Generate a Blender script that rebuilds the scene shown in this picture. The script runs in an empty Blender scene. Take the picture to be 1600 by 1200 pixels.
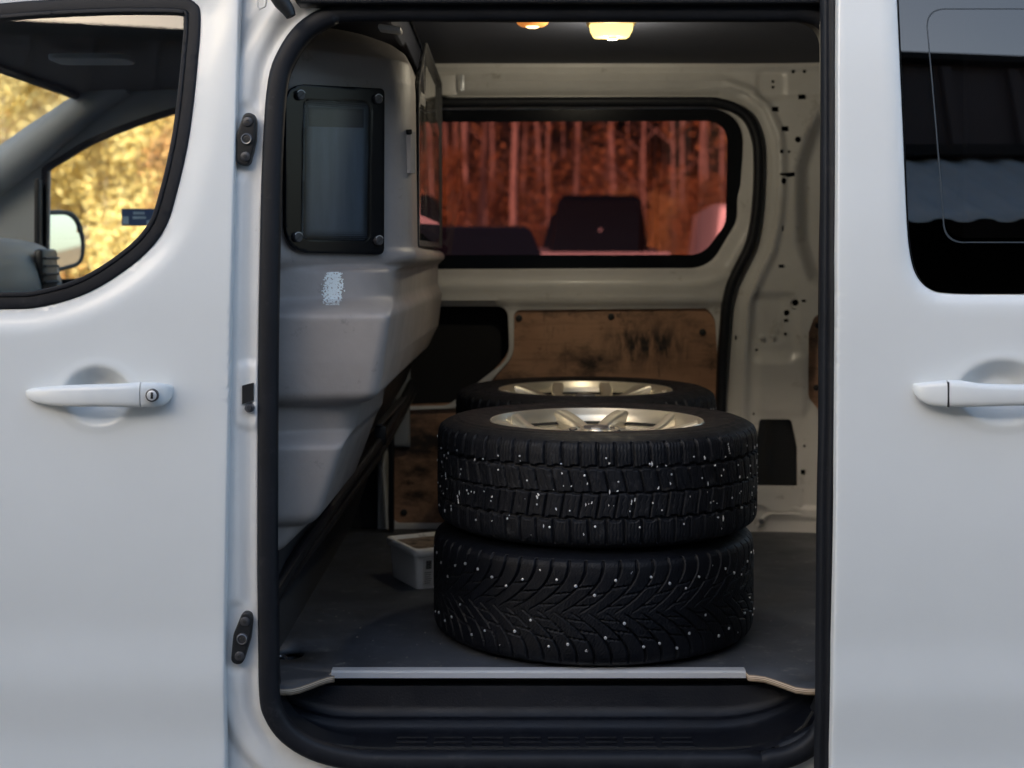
import bpy, bmesh, math, random
import numpy as np
from mathutils import Vector, Matrix
from mathutils.geometry import delaunay_2d_cdt
random.seed(7); rng = np.random.default_rng(7)
R = math.radians
sc = bpy.context.scene

# ------------------------------------------------------------------ camera
F = 2239.0; CX, CY = 800.0, 396.0; EYE = 1.4
cam = bpy.data.objects.new('camera', bpy.data.cameras.new('camera')); sc.collection.objects.link(cam); sc.camera = cam
cam.location = (0, 0, EYE); cam.rotation_euler = (R(90), 0, 0)
cam.data.sensor_width = 36; cam.data.lens = 36 * F / 1600; cam.data.shift_y = -(600 - CY) / 1600
cam.data.clip_start = 0.05; cam.data.clip_end = 2000
cam.data.dof.use_dof = True; cam.data.dof.focus_distance = 2.68; cam.data.dof.aperture_fstop = 4.0

# ------------------------------------------------------------------ world, sun, exposure
SUN_EL, SUN_AZ = 17.0, -28.0          # low sun from behind the camera, coming from the left
w = bpy.data.worlds.new('World'); sc.world = w; w.use_nodes = True
wn = w.node_tree.nodes; wl = w.node_tree.links
sky = wn.new('ShaderNodeTexSky'); sky.sky_type = 'NISHITA'; sky.sun_disc = False
sky.sun_elevation = R(SUN_EL); sky.sun_rotation = R(180 - SUN_AZ)
sky.air_density = 1.0; sky.dust_density = 2.7; sky.ozone_density = 1.0
wn['Background'].inputs['Strength'].default_value = 0.15
wl.new(sky.outputs['Color'], wn['Background'].inputs['Color'])
sun = bpy.data.objects.new('sun', bpy.data.lights.new('sun', 'SUN')); sc.collection.objects.link(sun)
sun.data.energy = 3.0; sun.data.angle = R(0.5); sun.data.color = (1.0, 0.92, 0.78)
sdir = Vector((math.sin(R(SUN_AZ)) * math.cos(R(SUN_EL)), -math.cos(R(SUN_AZ)) * math.cos(R(SUN_EL)), math.sin(R(SUN_EL))))
sun.rotation_euler = sdir.to_track_quat('Z', 'Y').to_euler()
sc.view_settings.view_transform = 'Standard'; sc.view_settings.look = 'None'
sc.view_settings.gamma = 1; sc.view_settings.exposure = 1.76
sc.view_settings.use_curve_mapping = False
sc.render.engine = 'CYCLES'
sc.cycles.use_denoising = True
sc.cycles.max_bounces = 10; sc.cycles.transparent_max_bounces = 16; sc.cycles.glossy_bounces = 5
sc.cycles.sample_clamp_indirect = 6.0

# ------------------------------------------------------------------ materials
def mat(name, col, rough=0.5, metal=0.0, var=0.0, vscale=8.0, bump=0.0, bscale=60.0, coat=0.0, spec=0.5,
        emit=None, estr=0.0, dirt=None, dirt_scale=6.0, dirt_amt=0.5, col2=None, stretch=None, rvar=0.0):
    m = bpy.data.materials.new(name); m.use_nodes = True
    nt = m.node_tree; b = nt.nodes['Principled BSDF']; L = nt.links.new
    b.inputs['Base Color'].default_value = (*col, 1); b.inputs['Roughness'].default_value = rough
    b.inputs['Metallic'].default_value = metal; b.inputs['Coat Weight'].default_value = coat
    b.inputs['Coat Roughness'].default_value = 0.08
    b.inputs['Specular IOR Level'].default_value = spec
    tc = nt.nodes.new('ShaderNodeTexCoord'); src = tc.outputs['Object']
    if stretch:
        mp = nt.nodes.new('ShaderNodeMapping'); mp.inputs['Scale'].default_value = stretch; L(src, mp.inputs[0]); src = mp.outputs[0]
    def noise(scale, detail=6, rg=0.6):
        n = nt.nodes.new('ShaderNodeTexNoise'); n.inputs['Scale'].default_value = scale
        n.inputs['Detail'].default_value = detail; n.inputs['Roughness'].default_value = rg; L(src, n.inputs['Vector']); return n.outputs['Fac']
    c = None
    if var > 0 or col2:
        rmp = nt.nodes.new('ShaderNodeValToRGB'); L(noise(vscale), rmp.inputs[0])
        a = col2 if col2 else tuple(x * (1 - var) for x in col)
        rmp.color_ramp.elements[0].position = 0.35; rmp.color_ramp.elements[0].color = (*a, 1)
        rmp.color_ramp.elements[1].position = 0.65; rmp.color_ramp.elements[1].color = (*col, 1)
        c = rmp.outputs[0]
    if dirt:
        rmp = nt.nodes.new('ShaderNodeValToRGB'); L(noise(dirt_scale, 9, 0.7), rmp.inputs[0])
        rmp.color_ramp.elements[0].position = 1 - dirt_amt - 0.06; rmp.color_ramp.elements[0].color = (0, 0, 0, 1)
        rmp.color_ramp.elements[1].position = 1 - dirt_amt + 0.10; rmp.color_ramp.elements[1].color = (1, 1, 1, 1)
        mx = nt.nodes.new('ShaderNodeMix'); mx.data_type = 'RGBA'; L(rmp.outputs[0], mx.inputs[0])
        if c: L(c, mx.inputs[6])
        else: mx.inputs[6].default_value = (*col, 1)
        mx.inputs[7].default_value = (*dirt, 1); c = mx.outputs[2]
    if c: L(c, b.inputs['Base Color'])
    if rvar:
        mr = nt.nodes.new('ShaderNodeMapRange'); L(noise(vscale * 1.7), mr.inputs[0])
        mr.inputs[1].default_value = 0.3; mr.inputs[2].default_value = 0.7
        mr.inputs[3].default_value = rough - rvar; mr.inputs[4].default_value = rough + rvar; L(mr.outputs[0], b.inputs['Roughness'])
    if bump > 0:
        bp = nt.nodes.new('ShaderNodeBump'); bp.inputs['Strength'].default_value = 1.0; bp.inputs['Distance'].default_value = bump
        L(noise(bscale), bp.inputs['Height']); L(bp.outputs[0], b.inputs['Normal'])
    if emit:
        b.inputs['Emission Color'].default_value = (*emit, 1); b.inputs['Emission Strength'].default_value = estr
    return m

def glass(name, tint, f0=0.04, rough=0.0, refl=1.0, smear=0.0):
    m = bpy.data.materials.new(name); m.use_nodes = True; nt = m.node_tree; nt.nodes.clear(); L = nt.links.new
    o = nt.nodes.new('ShaderNodeOutputMaterial'); mx = nt.nodes.new('ShaderNodeMixShader')
    t = nt.nodes.new('ShaderNodeBsdfTransparent'); t.inputs[0].default_value = (*tint, 1)
    g = nt.nodes.new('ShaderNodeBsdfGlossy'); g.inputs['Roughness'].default_value = rough; g.inputs[0].default_value = (refl, refl, refl, 1)
    fr = nt.nodes.new('ShaderNodeFresnel'); fr.inputs[0].default_value = 1.5
    k = nt.nodes.new('ShaderNodeMath'); k.operation = 'MULTIPLY_ADD'; k.inputs[1].default_value = 1.6; k.inputs[2].default_value = f0 - 0.04
    k.use_clamp = True
    L(fr.outputs[0], k.inputs[0]); L(k.outputs[0], mx.inputs[0]); L(t.outputs[0], mx.inputs[1]); L(g.outputs[0], mx.inputs[2])
    last = mx.outputs[0]
    if smear > 0:
        tc = nt.nodes.new('ShaderNodeTexCoord'); n = nt.nodes.new('ShaderNodeTexNoise'); n.inputs['Scale'].default_value = 14; n.inputs['Detail'].default_value = 8
        mp = nt.nodes.new('ShaderNodeMapping'); mp.inputs['Scale'].default_value = (1, 3, 0.5); L(tc.outputs['Object'], mp.inputs[0]); L(mp.outputs[0], n.inputs['Vector'])
        rp = nt.nodes.new('ShaderNodeMapRange'); rp.inputs[1].default_value = 0.45; rp.inputs[2].default_value = 0.75; rp.inputs[4].default_value = smear
        L(n.outputs[0], rp.inputs[0]); d = nt.nodes.new('ShaderNodeBsdfDiffuse'); d.inputs[0].default_value = (0.5, 0.48, 0.44, 1)
        m2 = nt.nodes.new('ShaderNodeMixShader'); L(rp.outputs[0], m2.inputs[0]); L(last, m2.inputs[1]); L(d.outputs[0], m2.inputs[2]); last = m2.outputs[0]
    L(last, o.inputs[0]); return m

M = dict(
 paint=mat('white_paint', (0.752, 0.774, 0.775), 0.34, coat=0.35, bump=0.00006, bscale=900, var=0.03, vscale=5, rvar=0.05),
 jamb=mat('jamb_paint', (0.79, 0.80, 0.79), 0.36, coat=0.2, var=0.05, vscale=12, dirt=(0.5, 0.47, 0.4), dirt_scale=14, dirt_amt=0.30, bump=0.0002, bscale=90),
 inner=mat('inner_body_paint', (0.63, 0.62, 0.60), 0.38, coat=0.15, var=0.10, vscale=7, dirt=(0.30, 0.28, 0.25), dirt_scale=13, dirt_amt=0.33, bump=0.0004, bscale=60, rvar=0.08),
 rubber=mat('seal_rubber', (0.008, 0.0095, 0.014), 0.55, spec=0.3, var=0.25, vscale=20, bump=0.0002, bscale=250, dirt=(0.026, 0.027, 0.030), dirt_scale=30, dirt_amt=0.36),
 blackplastic=mat('black_plastic', (0.012, 0.013, 0.015), 0.42, bump=0.0001, bscale=500, rvar=0.08),
 frit=mat('black_ceramic_frit', (0.004, 0.005, 0.007), 0.2, spec=0.22),
 step=mat('step_plastic', (0.0045, 0.0055, 0.009), 0.45, spec=0.3, bump=0.0005, bscale=260, dirt=(0.018, 0.018, 0.020), dirt_scale=22, dirt_amt=0.36, rvar=0.1),
 void=mat('cavity_shade_black', (0.01, 0.01, 0.011), 0.9),  # shade inside holes and cavities put into the colour as near black
 bulk=mat('bulkhead_moulding', (0.335, 0.31, 0.295), 0.52, var=0.16, vscale=7, bump=0.0012, bscale=30, dirt=(0.12, 0.115, 0.11), dirt_scale=20, dirt_amt=0.335, rvar=0.08),
 ceiling=mat('ceiling_board', (0.038, 0.044, 0.066), 0.75, bump=0.0004, bscale=300, var=0.1),
 floor=mat('floor_laminate', (0.070, 0.078, 0.093), 0.50, var=0.35, vscale=5, bump=0.0004, bscale=700, dirt=(0.19, 0.19, 0.185), dirt_scale=26, dirt_amt=0.36, rvar=0.1),
 alu=mat('brushed_aluminium', (0.66, 0.68, 0.71), 0.35, metal=0.35, bump=0.0001, bscale=80, stretch=(0.2, 4, 12), rvar=0.06),
 steel=mat('bolt_steel', (0.25, 0.25, 0.26), 0.35, metal=0.9),
 darksteel=mat('dark_screw_steel', (0.06, 0.06, 0.066), 0.4, metal=0.3),
 tyre=mat('tyre_rubber', (0.0070, 0.008, 0.0115), 0.55, spec=0.28, var=0.3, vscale=30, bump=0.0006, bscale=300, dirt=(0.045, 0.046, 0.050), dirt_scale=55, dirt_amt=0.37, rvar=0.12),
 tyre2=mat('newer_tyre_rubber', (0.004, 0.005, 0.0085), 0.55, spec=0.25, var=0.3, vscale=30, bump=0.0004, bscale=300, rvar=0.1),
 alloy=mat('alloy_silver', (0.86, 0.80, 0.66), 0.36, metal=0.8),
 alloydark=mat('alloy_grey', (0.34, 0.34, 0.36), 0.35, metal=0.9),
 stud=mat('stud_metal', (0.75, 0.76, 0.78), 0.3, metal=0.6),
 salt=mat('dried_salt', (0.70, 0.70, 0.69), 0.9),
 tub=mat('tub_plastic', (0.85, 0.85, 0.84), 0.4, dirt=(0.22, 0.19, 0.16), dirt_scale=18, dirt_amt=0.38, bump=0.0003, bscale=80),
 tubdirt=mat('tub_dirty_contents', (0.30, 0.23, 0.18), 0.85, var=0.3, vscale=40, bump=0.002, bscale=60, dirt=(0.03, 0.025, 0.02), dirt_scale=30, dirt_amt=0.45),
 ink=mat('label_ink', (0.02, 0.02, 0.02), 0.6),
 labelpaper=mat('label_paper', (0.7, 0.7, 0.68), 0.6),
 headliner=mat('headliner_fabric', (0.035, 0.032, 0.034), 0.9, bump=0.0006, bscale=300),
 trim=mat('cab_trim_grey', (0.26, 0.28, 0.30), 0.6, bump=0.0003, bscale=300, var=0.08),
 trimdark=mat('cab_trim_dark', (0.05, 0.052, 0.056), 0.6, bump=0.0003, bscale=300),
 dash=mat('dashboard_grey', (0.42, 0.42, 0.40), 0.5, bump=0.0003, bscale=400),
 mirror=mat('mirror_silver', (0.9, 0.9, 0.9), 0.01, metal=1.0),
 blue=mat('blue_sticker', (0.015, 0.05, 0.16), 0.4),
 paleblue=mat('sticker_print', (0.20, 0.32, 0.48), 0.4),
 cable=mat('pale_cable', (0.5, 0.49, 0.45), 0.5),
 corr=mat('corrugated_grey_steel', (0.78, 0.80, 0.82), 0.5, metal=0.1, var=0.12, vscale=1.5),
 brown=mat('brown_sheet_cladding', (0.10, 0.075, 0.076), 0.6, var=0.12, vscale=1.0),
 darkwall=mat('dark_timber_wall', (0.02, 0.018, 0.018), 0.85, var=0.2, vscale=2),
 asphalt=mat('asphalt', (0.06, 0.06, 0.062), 0.9, var=0.25, vscale=2, bump=0.004, bscale=50),
 bark=mat('birch_bark', (0.62, 0.54, 0.44), 0.85, col2=(0.28, 0.22, 0.17), vscale=3, bump=0.01, bscale=12, stretch=(1, 1, 0.6)),
 barkd=mat('pine_bark', (0.20, 0.13, 0.09), 0.9, col2=(0.08, 0.06, 0.045), vscale=4, bump=0.02, bscale=10),
 carwhite=mat('car_paint_white', (0.72, 0.72, 0.73), 0.3, coat=0.5),
 cardark=mat('car_paint_dark', (0.004, 0.0045, 0.006), 0.5, spec=0.08),
 carglass=mat('car_dark_glass', (0.01, 0.011, 0.013), 0.05, spec=0.6),
 cartyre=mat('car_tyre', (0.02, 0.02, 0.02), 0.8),
 redlens=mat('red_lens', (0.4, 0.02, 0.02), 0.2),
 lampring=mat('lamp_housing', (0.45, 0.33, 0.16), 0.4),
 lens=mat('lamp_lens_lit', (0.12, 0.09, 0.03), 0.3, emit=(1.0, 0.76, 0.24), estr=0.62),
 amber=mat('amber_lamp_lit', (0.8, 0.35, 0.12), 0.3, emit=(1.0, 0.32, 0.06), estr=0.16),
 amberhot=mat('amber_bulb_lit', (0.9, 0.6, 0.3), 0.3, emit=(1.0, 0.62, 0.25), estr=1.6),
 clearglass=glass('clear_glass', (0.90, 0.93, 0.93)),
 redglass=glass('red_tinted_glass', (0.108, 0.039, 0.042)),
 darkglass=glass('privacy_glass', (0.04, 0.036, 0.04), f0=0.06),
 bulkglass=glass('bulkhead_glazing', (0.86, 0.88, 0.9), f0=0.0, rough=0.12, refl=.35),
 perspex=glass('scratched_perspex', (0.52, 0.48, 0.45), smear=0.22),
)
def plywood_mat():
    m = mat('stained_plywood', (0.47, 0.27, 0.165), 0.62, col2=(0.38, 0.205, 0.12), vscale=5, stretch=(1, 1, 0.6), bump=0.0004, bscale=80)
    nt = m.node_tree; L = nt.links.new; b = nt.nodes['Principled BSDF']
    src = b.inputs['Base Color'].links[0].from_socket
    tc = nt.nodes.new('ShaderNodeTexCoord')
    def layer(prev, scale, stretch, lo, hi, col, off):
        mp = nt.nodes.new('ShaderNodeMapping'); mp.inputs['Scale'].default_value = stretch; mp.inputs['Location'].default_value = off; L(tc.outputs['Object'], mp.inputs[0])
        n = nt.nodes.new('ShaderNodeTexNoise'); n.inputs['Scale'].default_value = scale; n.inputs['Detail'].default_value = 9; n.inputs['Roughness'].default_value = 0.68
        L(mp.outputs[0], n.inputs['Vector']); r = nt.nodes.new('ShaderNodeMapRange'); r.inputs[1].default_value = lo; r.inputs[2].default_value = hi; L(n.outputs[0], r.inputs[0])
        mx = nt.nodes.new('ShaderNodeMix'); mx.data_type = 'RGBA'; L(r.outputs[0], mx.inputs[0]); L(prev, mx.inputs[6]); mx.inputs[7].default_value = (*col, 1)
        return mx.outputs[2]
    s = layer(src, 3.4, (1.1, 1, 2.0), 0.50, 0.66, (0.028, 0.020, 0.017), (0.3, 0, 0.2))
    sp_ = nt.nodes.new('ShaderNodeSeparateXYZ'); L(tc.outputs['Object'], sp_.inputs[0])
    def win(sock, c, w_, soft):
        a = nt.nodes.new('ShaderNodeMath'); a.operation = 'SUBTRACT'; L(sock, a.inputs[0]); a.inputs[1].default_value = c
        b2 = nt.nodes.new('ShaderNodeMath'); b2.operation = 'ABSOLUTE'; L(a.outputs[0], b2.inputs[0])
        r = nt.nodes.new('ShaderNodeMapRange'); r.inputs[1].default_value = w_ + soft; r.inputs[2].default_value = w_ - soft; L(b2.outputs[0], r.inputs[0]); return r.outputs[0]
    nz_ = nt.nodes.new('ShaderNodeTexNoise'); nz_.inputs['Scale'].default_value = 22; nz_.inputs['Detail'].default_value = 8; nz_.inputs['Roughness'].default_value = .7
    mp_ = nt.nodes.new('ShaderNodeMapping'); mp_.inputs['Scale'].default_value = (1.6, 1, .45); L(tc.outputs['Object'], mp_.inputs[0]); L(mp_.outputs[0], nz_.inputs['Vector'])
    m1_ = nt.nodes.new('ShaderNodeMath'); m1_.operation = 'MULTIPLY'; L(win(sp_.outputs[0], .395, .10, .05), m1_.inputs[0]); L(win(sp_.outputs[2], 1.135, .055, .04), m1_.inputs[1])
    m2_ = nt.nodes.new('ShaderNodeMath'); m2_.operation = 'MULTIPLY'; L(m1_.outputs[0], m2_.inputs[0])
    r2_ = nt.nodes.new('ShaderNodeMapRange'); r2_.inputs[1].default_value = .38; r2_.inputs[2].default_value = .56; L(nz_.outputs[0], r2_.inputs[0]); L(r2_.outputs[0], m2_.inputs[1])
    mx_ = nt.nodes.new('ShaderNodeMix'); mx_.data_type = 'RGBA'; L(m2_.outputs[0], mx_.inputs[0]); L(s, mx_.inputs[6]); mx_.inputs[7].default_value = (.018, .014, .013, 1); s = mx_.outputs[2]
    s = layer(s, 40.0, (.12, 1, 2.2), .50, .95, (.16, .085, .05), (0, 0, 0))
    s = layer(s, 16.0, (1, 1, 1), 0.60, 0.68, (0.03, 0.02, 0.015), (3, 0, 1))
    s = layer(s, 9.0, (3.0, 1, 0.5), 0.62, 0.74, (0.05, 0.03, 0.02), (1, 0, 5))
    L(s, b.inputs['Base Color']); return m
M['ply'] = plywood_mat(); M['sealant'] = mat('sealant_grey', (.035, .045, .055), .4)
def plyedge_mat():
    m = mat('plywood_edge', (0.50, 0.40, 0.30), 0.7)
    nt = m.node_tree; L = nt.links.new; b = nt.nodes['Principled BSDF']
    tc = nt.nodes.new('ShaderNodeTexCoord'); sp = nt.nodes.new('ShaderNodeSeparateXYZ'); L(tc.outputs['Object'], sp.inputs[0])
    k = nt.nodes.new('ShaderNodeMath'); k.operation = 'MULTIPLY'; k.inputs[1].default_value = 2 * math.pi / 0.0034; L(sp.outputs[2], k.inputs[0])
    s = nt.nodes.new('ShaderNodeMath'); s.operation = 'SINE'; L(k.outputs[0], s.inputs[0])
    r = nt.nodes.new('ShaderNodeMapRange'); r.inputs[1].default_value = 0.1; r.inputs[2].default_value = 0.5; L(s.outputs[0], r.inputs[0])
    mx = nt.nodes.new('ShaderNodeMix'); mx.data_type = 'RGBA'; L(r.outputs[0], mx.inputs[0]); mx.inputs[6].default_value = (0.55, 0.46, 0.36, 1); mx.inputs[7].default_value = (0.24, 0.16, 0.10, 1)
    L(mx.outputs[2], b.inputs['Base Color']); return m
M['plyedge'] = plyedge_mat()
def leafmat(name, a, b_, c_):
    m = mat(name, a, 0.7); nt = m.node_tree; L = nt.links.new; b = nt.nodes['Principled BSDF']
    g = nt.nodes.new('ShaderNodeNewGeometry'); r = nt.nodes.new('ShaderNodeValToRGB'); L(g.outputs['Random Per Island'], r.inputs[0])
    e = r.color_ramp.elements; e[0].color = (*a, 1); e[1].color = (*c_, 1); x = e.new(0.5); x.color = (*b_, 1)
    L(r.outputs[0], b.inputs['Base Color'])
    # leaves let light through
    out = nt.nodes['Material Output']; t = nt.nodes.new('ShaderNodeBsdfTranslucent'); L(r.outputs[0], t.inputs[0])
    mx = nt.nodes.new('ShaderNodeMixShader'); mx.inputs[0].default_value = 0.35; L(b.outputs[0], mx.inputs[1]); L(t.outputs[0], mx.inputs[2]); L(mx.outputs[0], out.inputs[0])
    return m
M['leafy'] = leafmat('yellow_leaves', (0.74, 0.58, 0.20), (0.80, 0.69, 0.32), (0.52, 0.44, 0.20))
M['leafo'] = leafmat('orange_leaves', (0.46, 0.22, 0.08), (0.66, 0.44, 0.18), (0.09, 0.06, 0.035))
M['leafg'] = leafmat('dark_needles', (0.035, 0.05, 0.02), (0.05, 0.065, 0.025), (0.10, 0.09, 0.03))
M['ground'] = mat('dry_grass_ground', (0.27, 0.19, 0.09), 0.95, col2=(0.10, 0.065, 0.035), vscale=0.8, bump=0.05, bscale=3)

# ------------------------------------------------------------------ helpers
def P(px, py, D): return Vector(((px - CX) * D / F, D, EYE - (py - CY) * D / F))
def PX(px, D): return (px - CX) * D / F
def PZ(py, D): return EYE - (py - CY) * D / F
def solve(pts, dfn):
    out = []
    for px, py in pts:
        D = 2.6
        for _ in range(12):
            D = float(dfn(np.array([PX(px, D)]), np.array([PZ(py, D)]))[0])
        out.append((PX(px, D), PZ(py, D)))
    return out
def link(o, parent=None):
    sc.collection.objects.link(o)
    if parent: o.parent = parent
    return o
def obj(name, me, m, parent=None, label=None, kind=None, smooth=True, sharp=35):
    o = bpy.data.objects.new(name, me)
    for mm in (m if isinstance(m, (list, tuple)) else [m]): me.materials.append(mm)
    if smooth:
        me.polygons.foreach_set('use_smooth', [True] * len(me.polygons))
        if sharp: me.set_sharp_from_angle(angle=R(sharp))
    link(o, parent)
    if parent and parent.name == VAN_NAME: pass
    if label: o['label'] = label
    if kind: o['kind'] = kind
    return o
VAN_NAME = 'white_van'
def thing(name, label, cat, loc=(0, 0, 0), rz=0, group=None):
    o = bpy.data.objects.new(name, None); o.empty_display_size = 0.2; link(o); o.location = loc; o.rotation_euler.z = rz
    o['label'] = label; o['category'] = cat
    if group: o['group'] = group
    return o
def tag(o, label, cat, group=None):
    o['label'] = label; o['category'] = cat
    if group: o['group'] = group
def frombm(bm, name='m'):
    me = bpy.data.meshes.new(name); bmesh.ops.recalc_face_normals(bm, faces=bm.faces); bm.to_mesh(me); bm.free(); return me
def pydata(vs, fs, name='m'):
    me = bpy.data.meshes.new(name); me.from_pydata([tuple(v) for v in vs], [], fs); me.update(); return me
def np_mesh(V, Fq, name='m'):
    V = np.asarray(V, dtype=np.float32); Fq = np.asarray(Fq, dtype=np.int32); n = Fq.shape[1]
    me = bpy.data.meshes.new(name); me.vertices.add(len(V)); me.vertices.foreach_set('co', V.ravel())
    me.loops.add(Fq.size); me.loops.foreach_set('vertex_index', Fq.ravel())
    me.polygons.add(len(Fq)); me.polygons.foreach_set('loop_start', np.arange(0, Fq.size, n, dtype=np.int32))
    me.update(calc_edges=True); me.validate(); return me

def catmull(pts, n=8, closed=False):
    pts = [np.array(p, float) for p in pts]; out = []; N = len(pts)
    rngi = range(N if closed else N - 1)
    for i in rngi:
        g = lambda k: pts[k % N] if closed else pts[min(max(k, 0), N - 1)]
        p0, p1, p2, p3 = g(i - 1), g(i), g(i + 1), g(i + 2)
        for j in range(n):
            t = j / n
            out.append(0.5 * ((2 * p1) + (-p0 + p2) * t + (2 * p0 - 5 * p1 + 4 * p2 - p3) * t * t + (-p0 + 3 * p1 - 3 * p2 + p3) * t ** 3))
    if not closed: out.append(pts[-1])
    return [tuple(p) for p in out]
def rounded(pts, n=8):
    """polygon whose corners carry a radius: (x, z, r) -> list of (x, z)"""
    out = []; N = len(pts)
    for i in range(N):
        a = np.array(pts[i - 1][:2], float); b = np.array(pts[i][:2], float); c = np.array(pts[(i + 1) % N][:2], float)
        r = pts[i][2] if len(pts[i]) > 2 else 0
        if r <= 0: out.append(tuple(b)); continue
        u = (a - b); lu = np.linalg.norm(u); u = u / lu; v = (c - b); lv = np.linalg.norm(v); v = v / lv
        ang = math.acos(np.clip(u.dot(v), -1, 1)); t = min(r / math.tan(ang / 2), lu * 0.49, lv * 0.49)
        p, q = b + u * t, b + v * t
        for k in range(n + 1):
            s = k / n; out.append(tuple((1 - s) ** 2 * p + 2 * s * (1 - s) * (b * 0.85 + 0.15 * (p + q) / 2) + s * s * q))
    return out
def resample(poly, step):
    out = []
    N = len(poly)
    for i in range(N):
        a = np.array(poly[i]); b = np.array(poly[(i + 1) % N]); l = np.linalg.norm(b - a)
        if l < 1e-6: continue
        k = max(1, int(round(l / step)))
        for j in range(k): out.append(tuple(a + (b - a) * j / k))
    res = [out[0]]
    for p in out[1:]:
        if math.hypot(p[0] - res[-1][0], p[1] - res[-1][1]) > step * 0.15: res.append(p)
    return res
def inside(poly, X, Z):
    p = np.array(poly); r = np.zeros(len(X), bool); j = len(p) - 1
    for i in range(len(p)):
        c = ((p[i, 1] > Z) != (p[j, 1] > Z)) & (X < (p[j, 0] - p[i, 0]) * (Z - p[i, 1]) / (p[j, 1] - p[i, 1] + 1e-15) + p[i, 0])
        r ^= c; j = i
    return r
def dist(poly, X, Z, closed=True):
    p = np.array(poly); q = np.roll(p, -1, axis=0)
    if not closed: p, q = p[:-1], q[:-1]
    d = np.full(len(X), 1e9)
    for a, b in zip(p, q):
        ab = b - a; l2 = ab.dot(ab) + 1e-18
        t = np.clip(((X - a[0]) * ab[0] + (Z - a[1]) * ab[1]) / l2, 0, 1)
        d = np.minimum(d, np.hypot(X - a[0] - t * ab[0], Z - a[1] - t * ab[1]))
    return d
def sstep(a, b, x):
    t = np.clip((x - a) / (b - a), 0, 1); return t * t * (3 - 2 * t)

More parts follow.
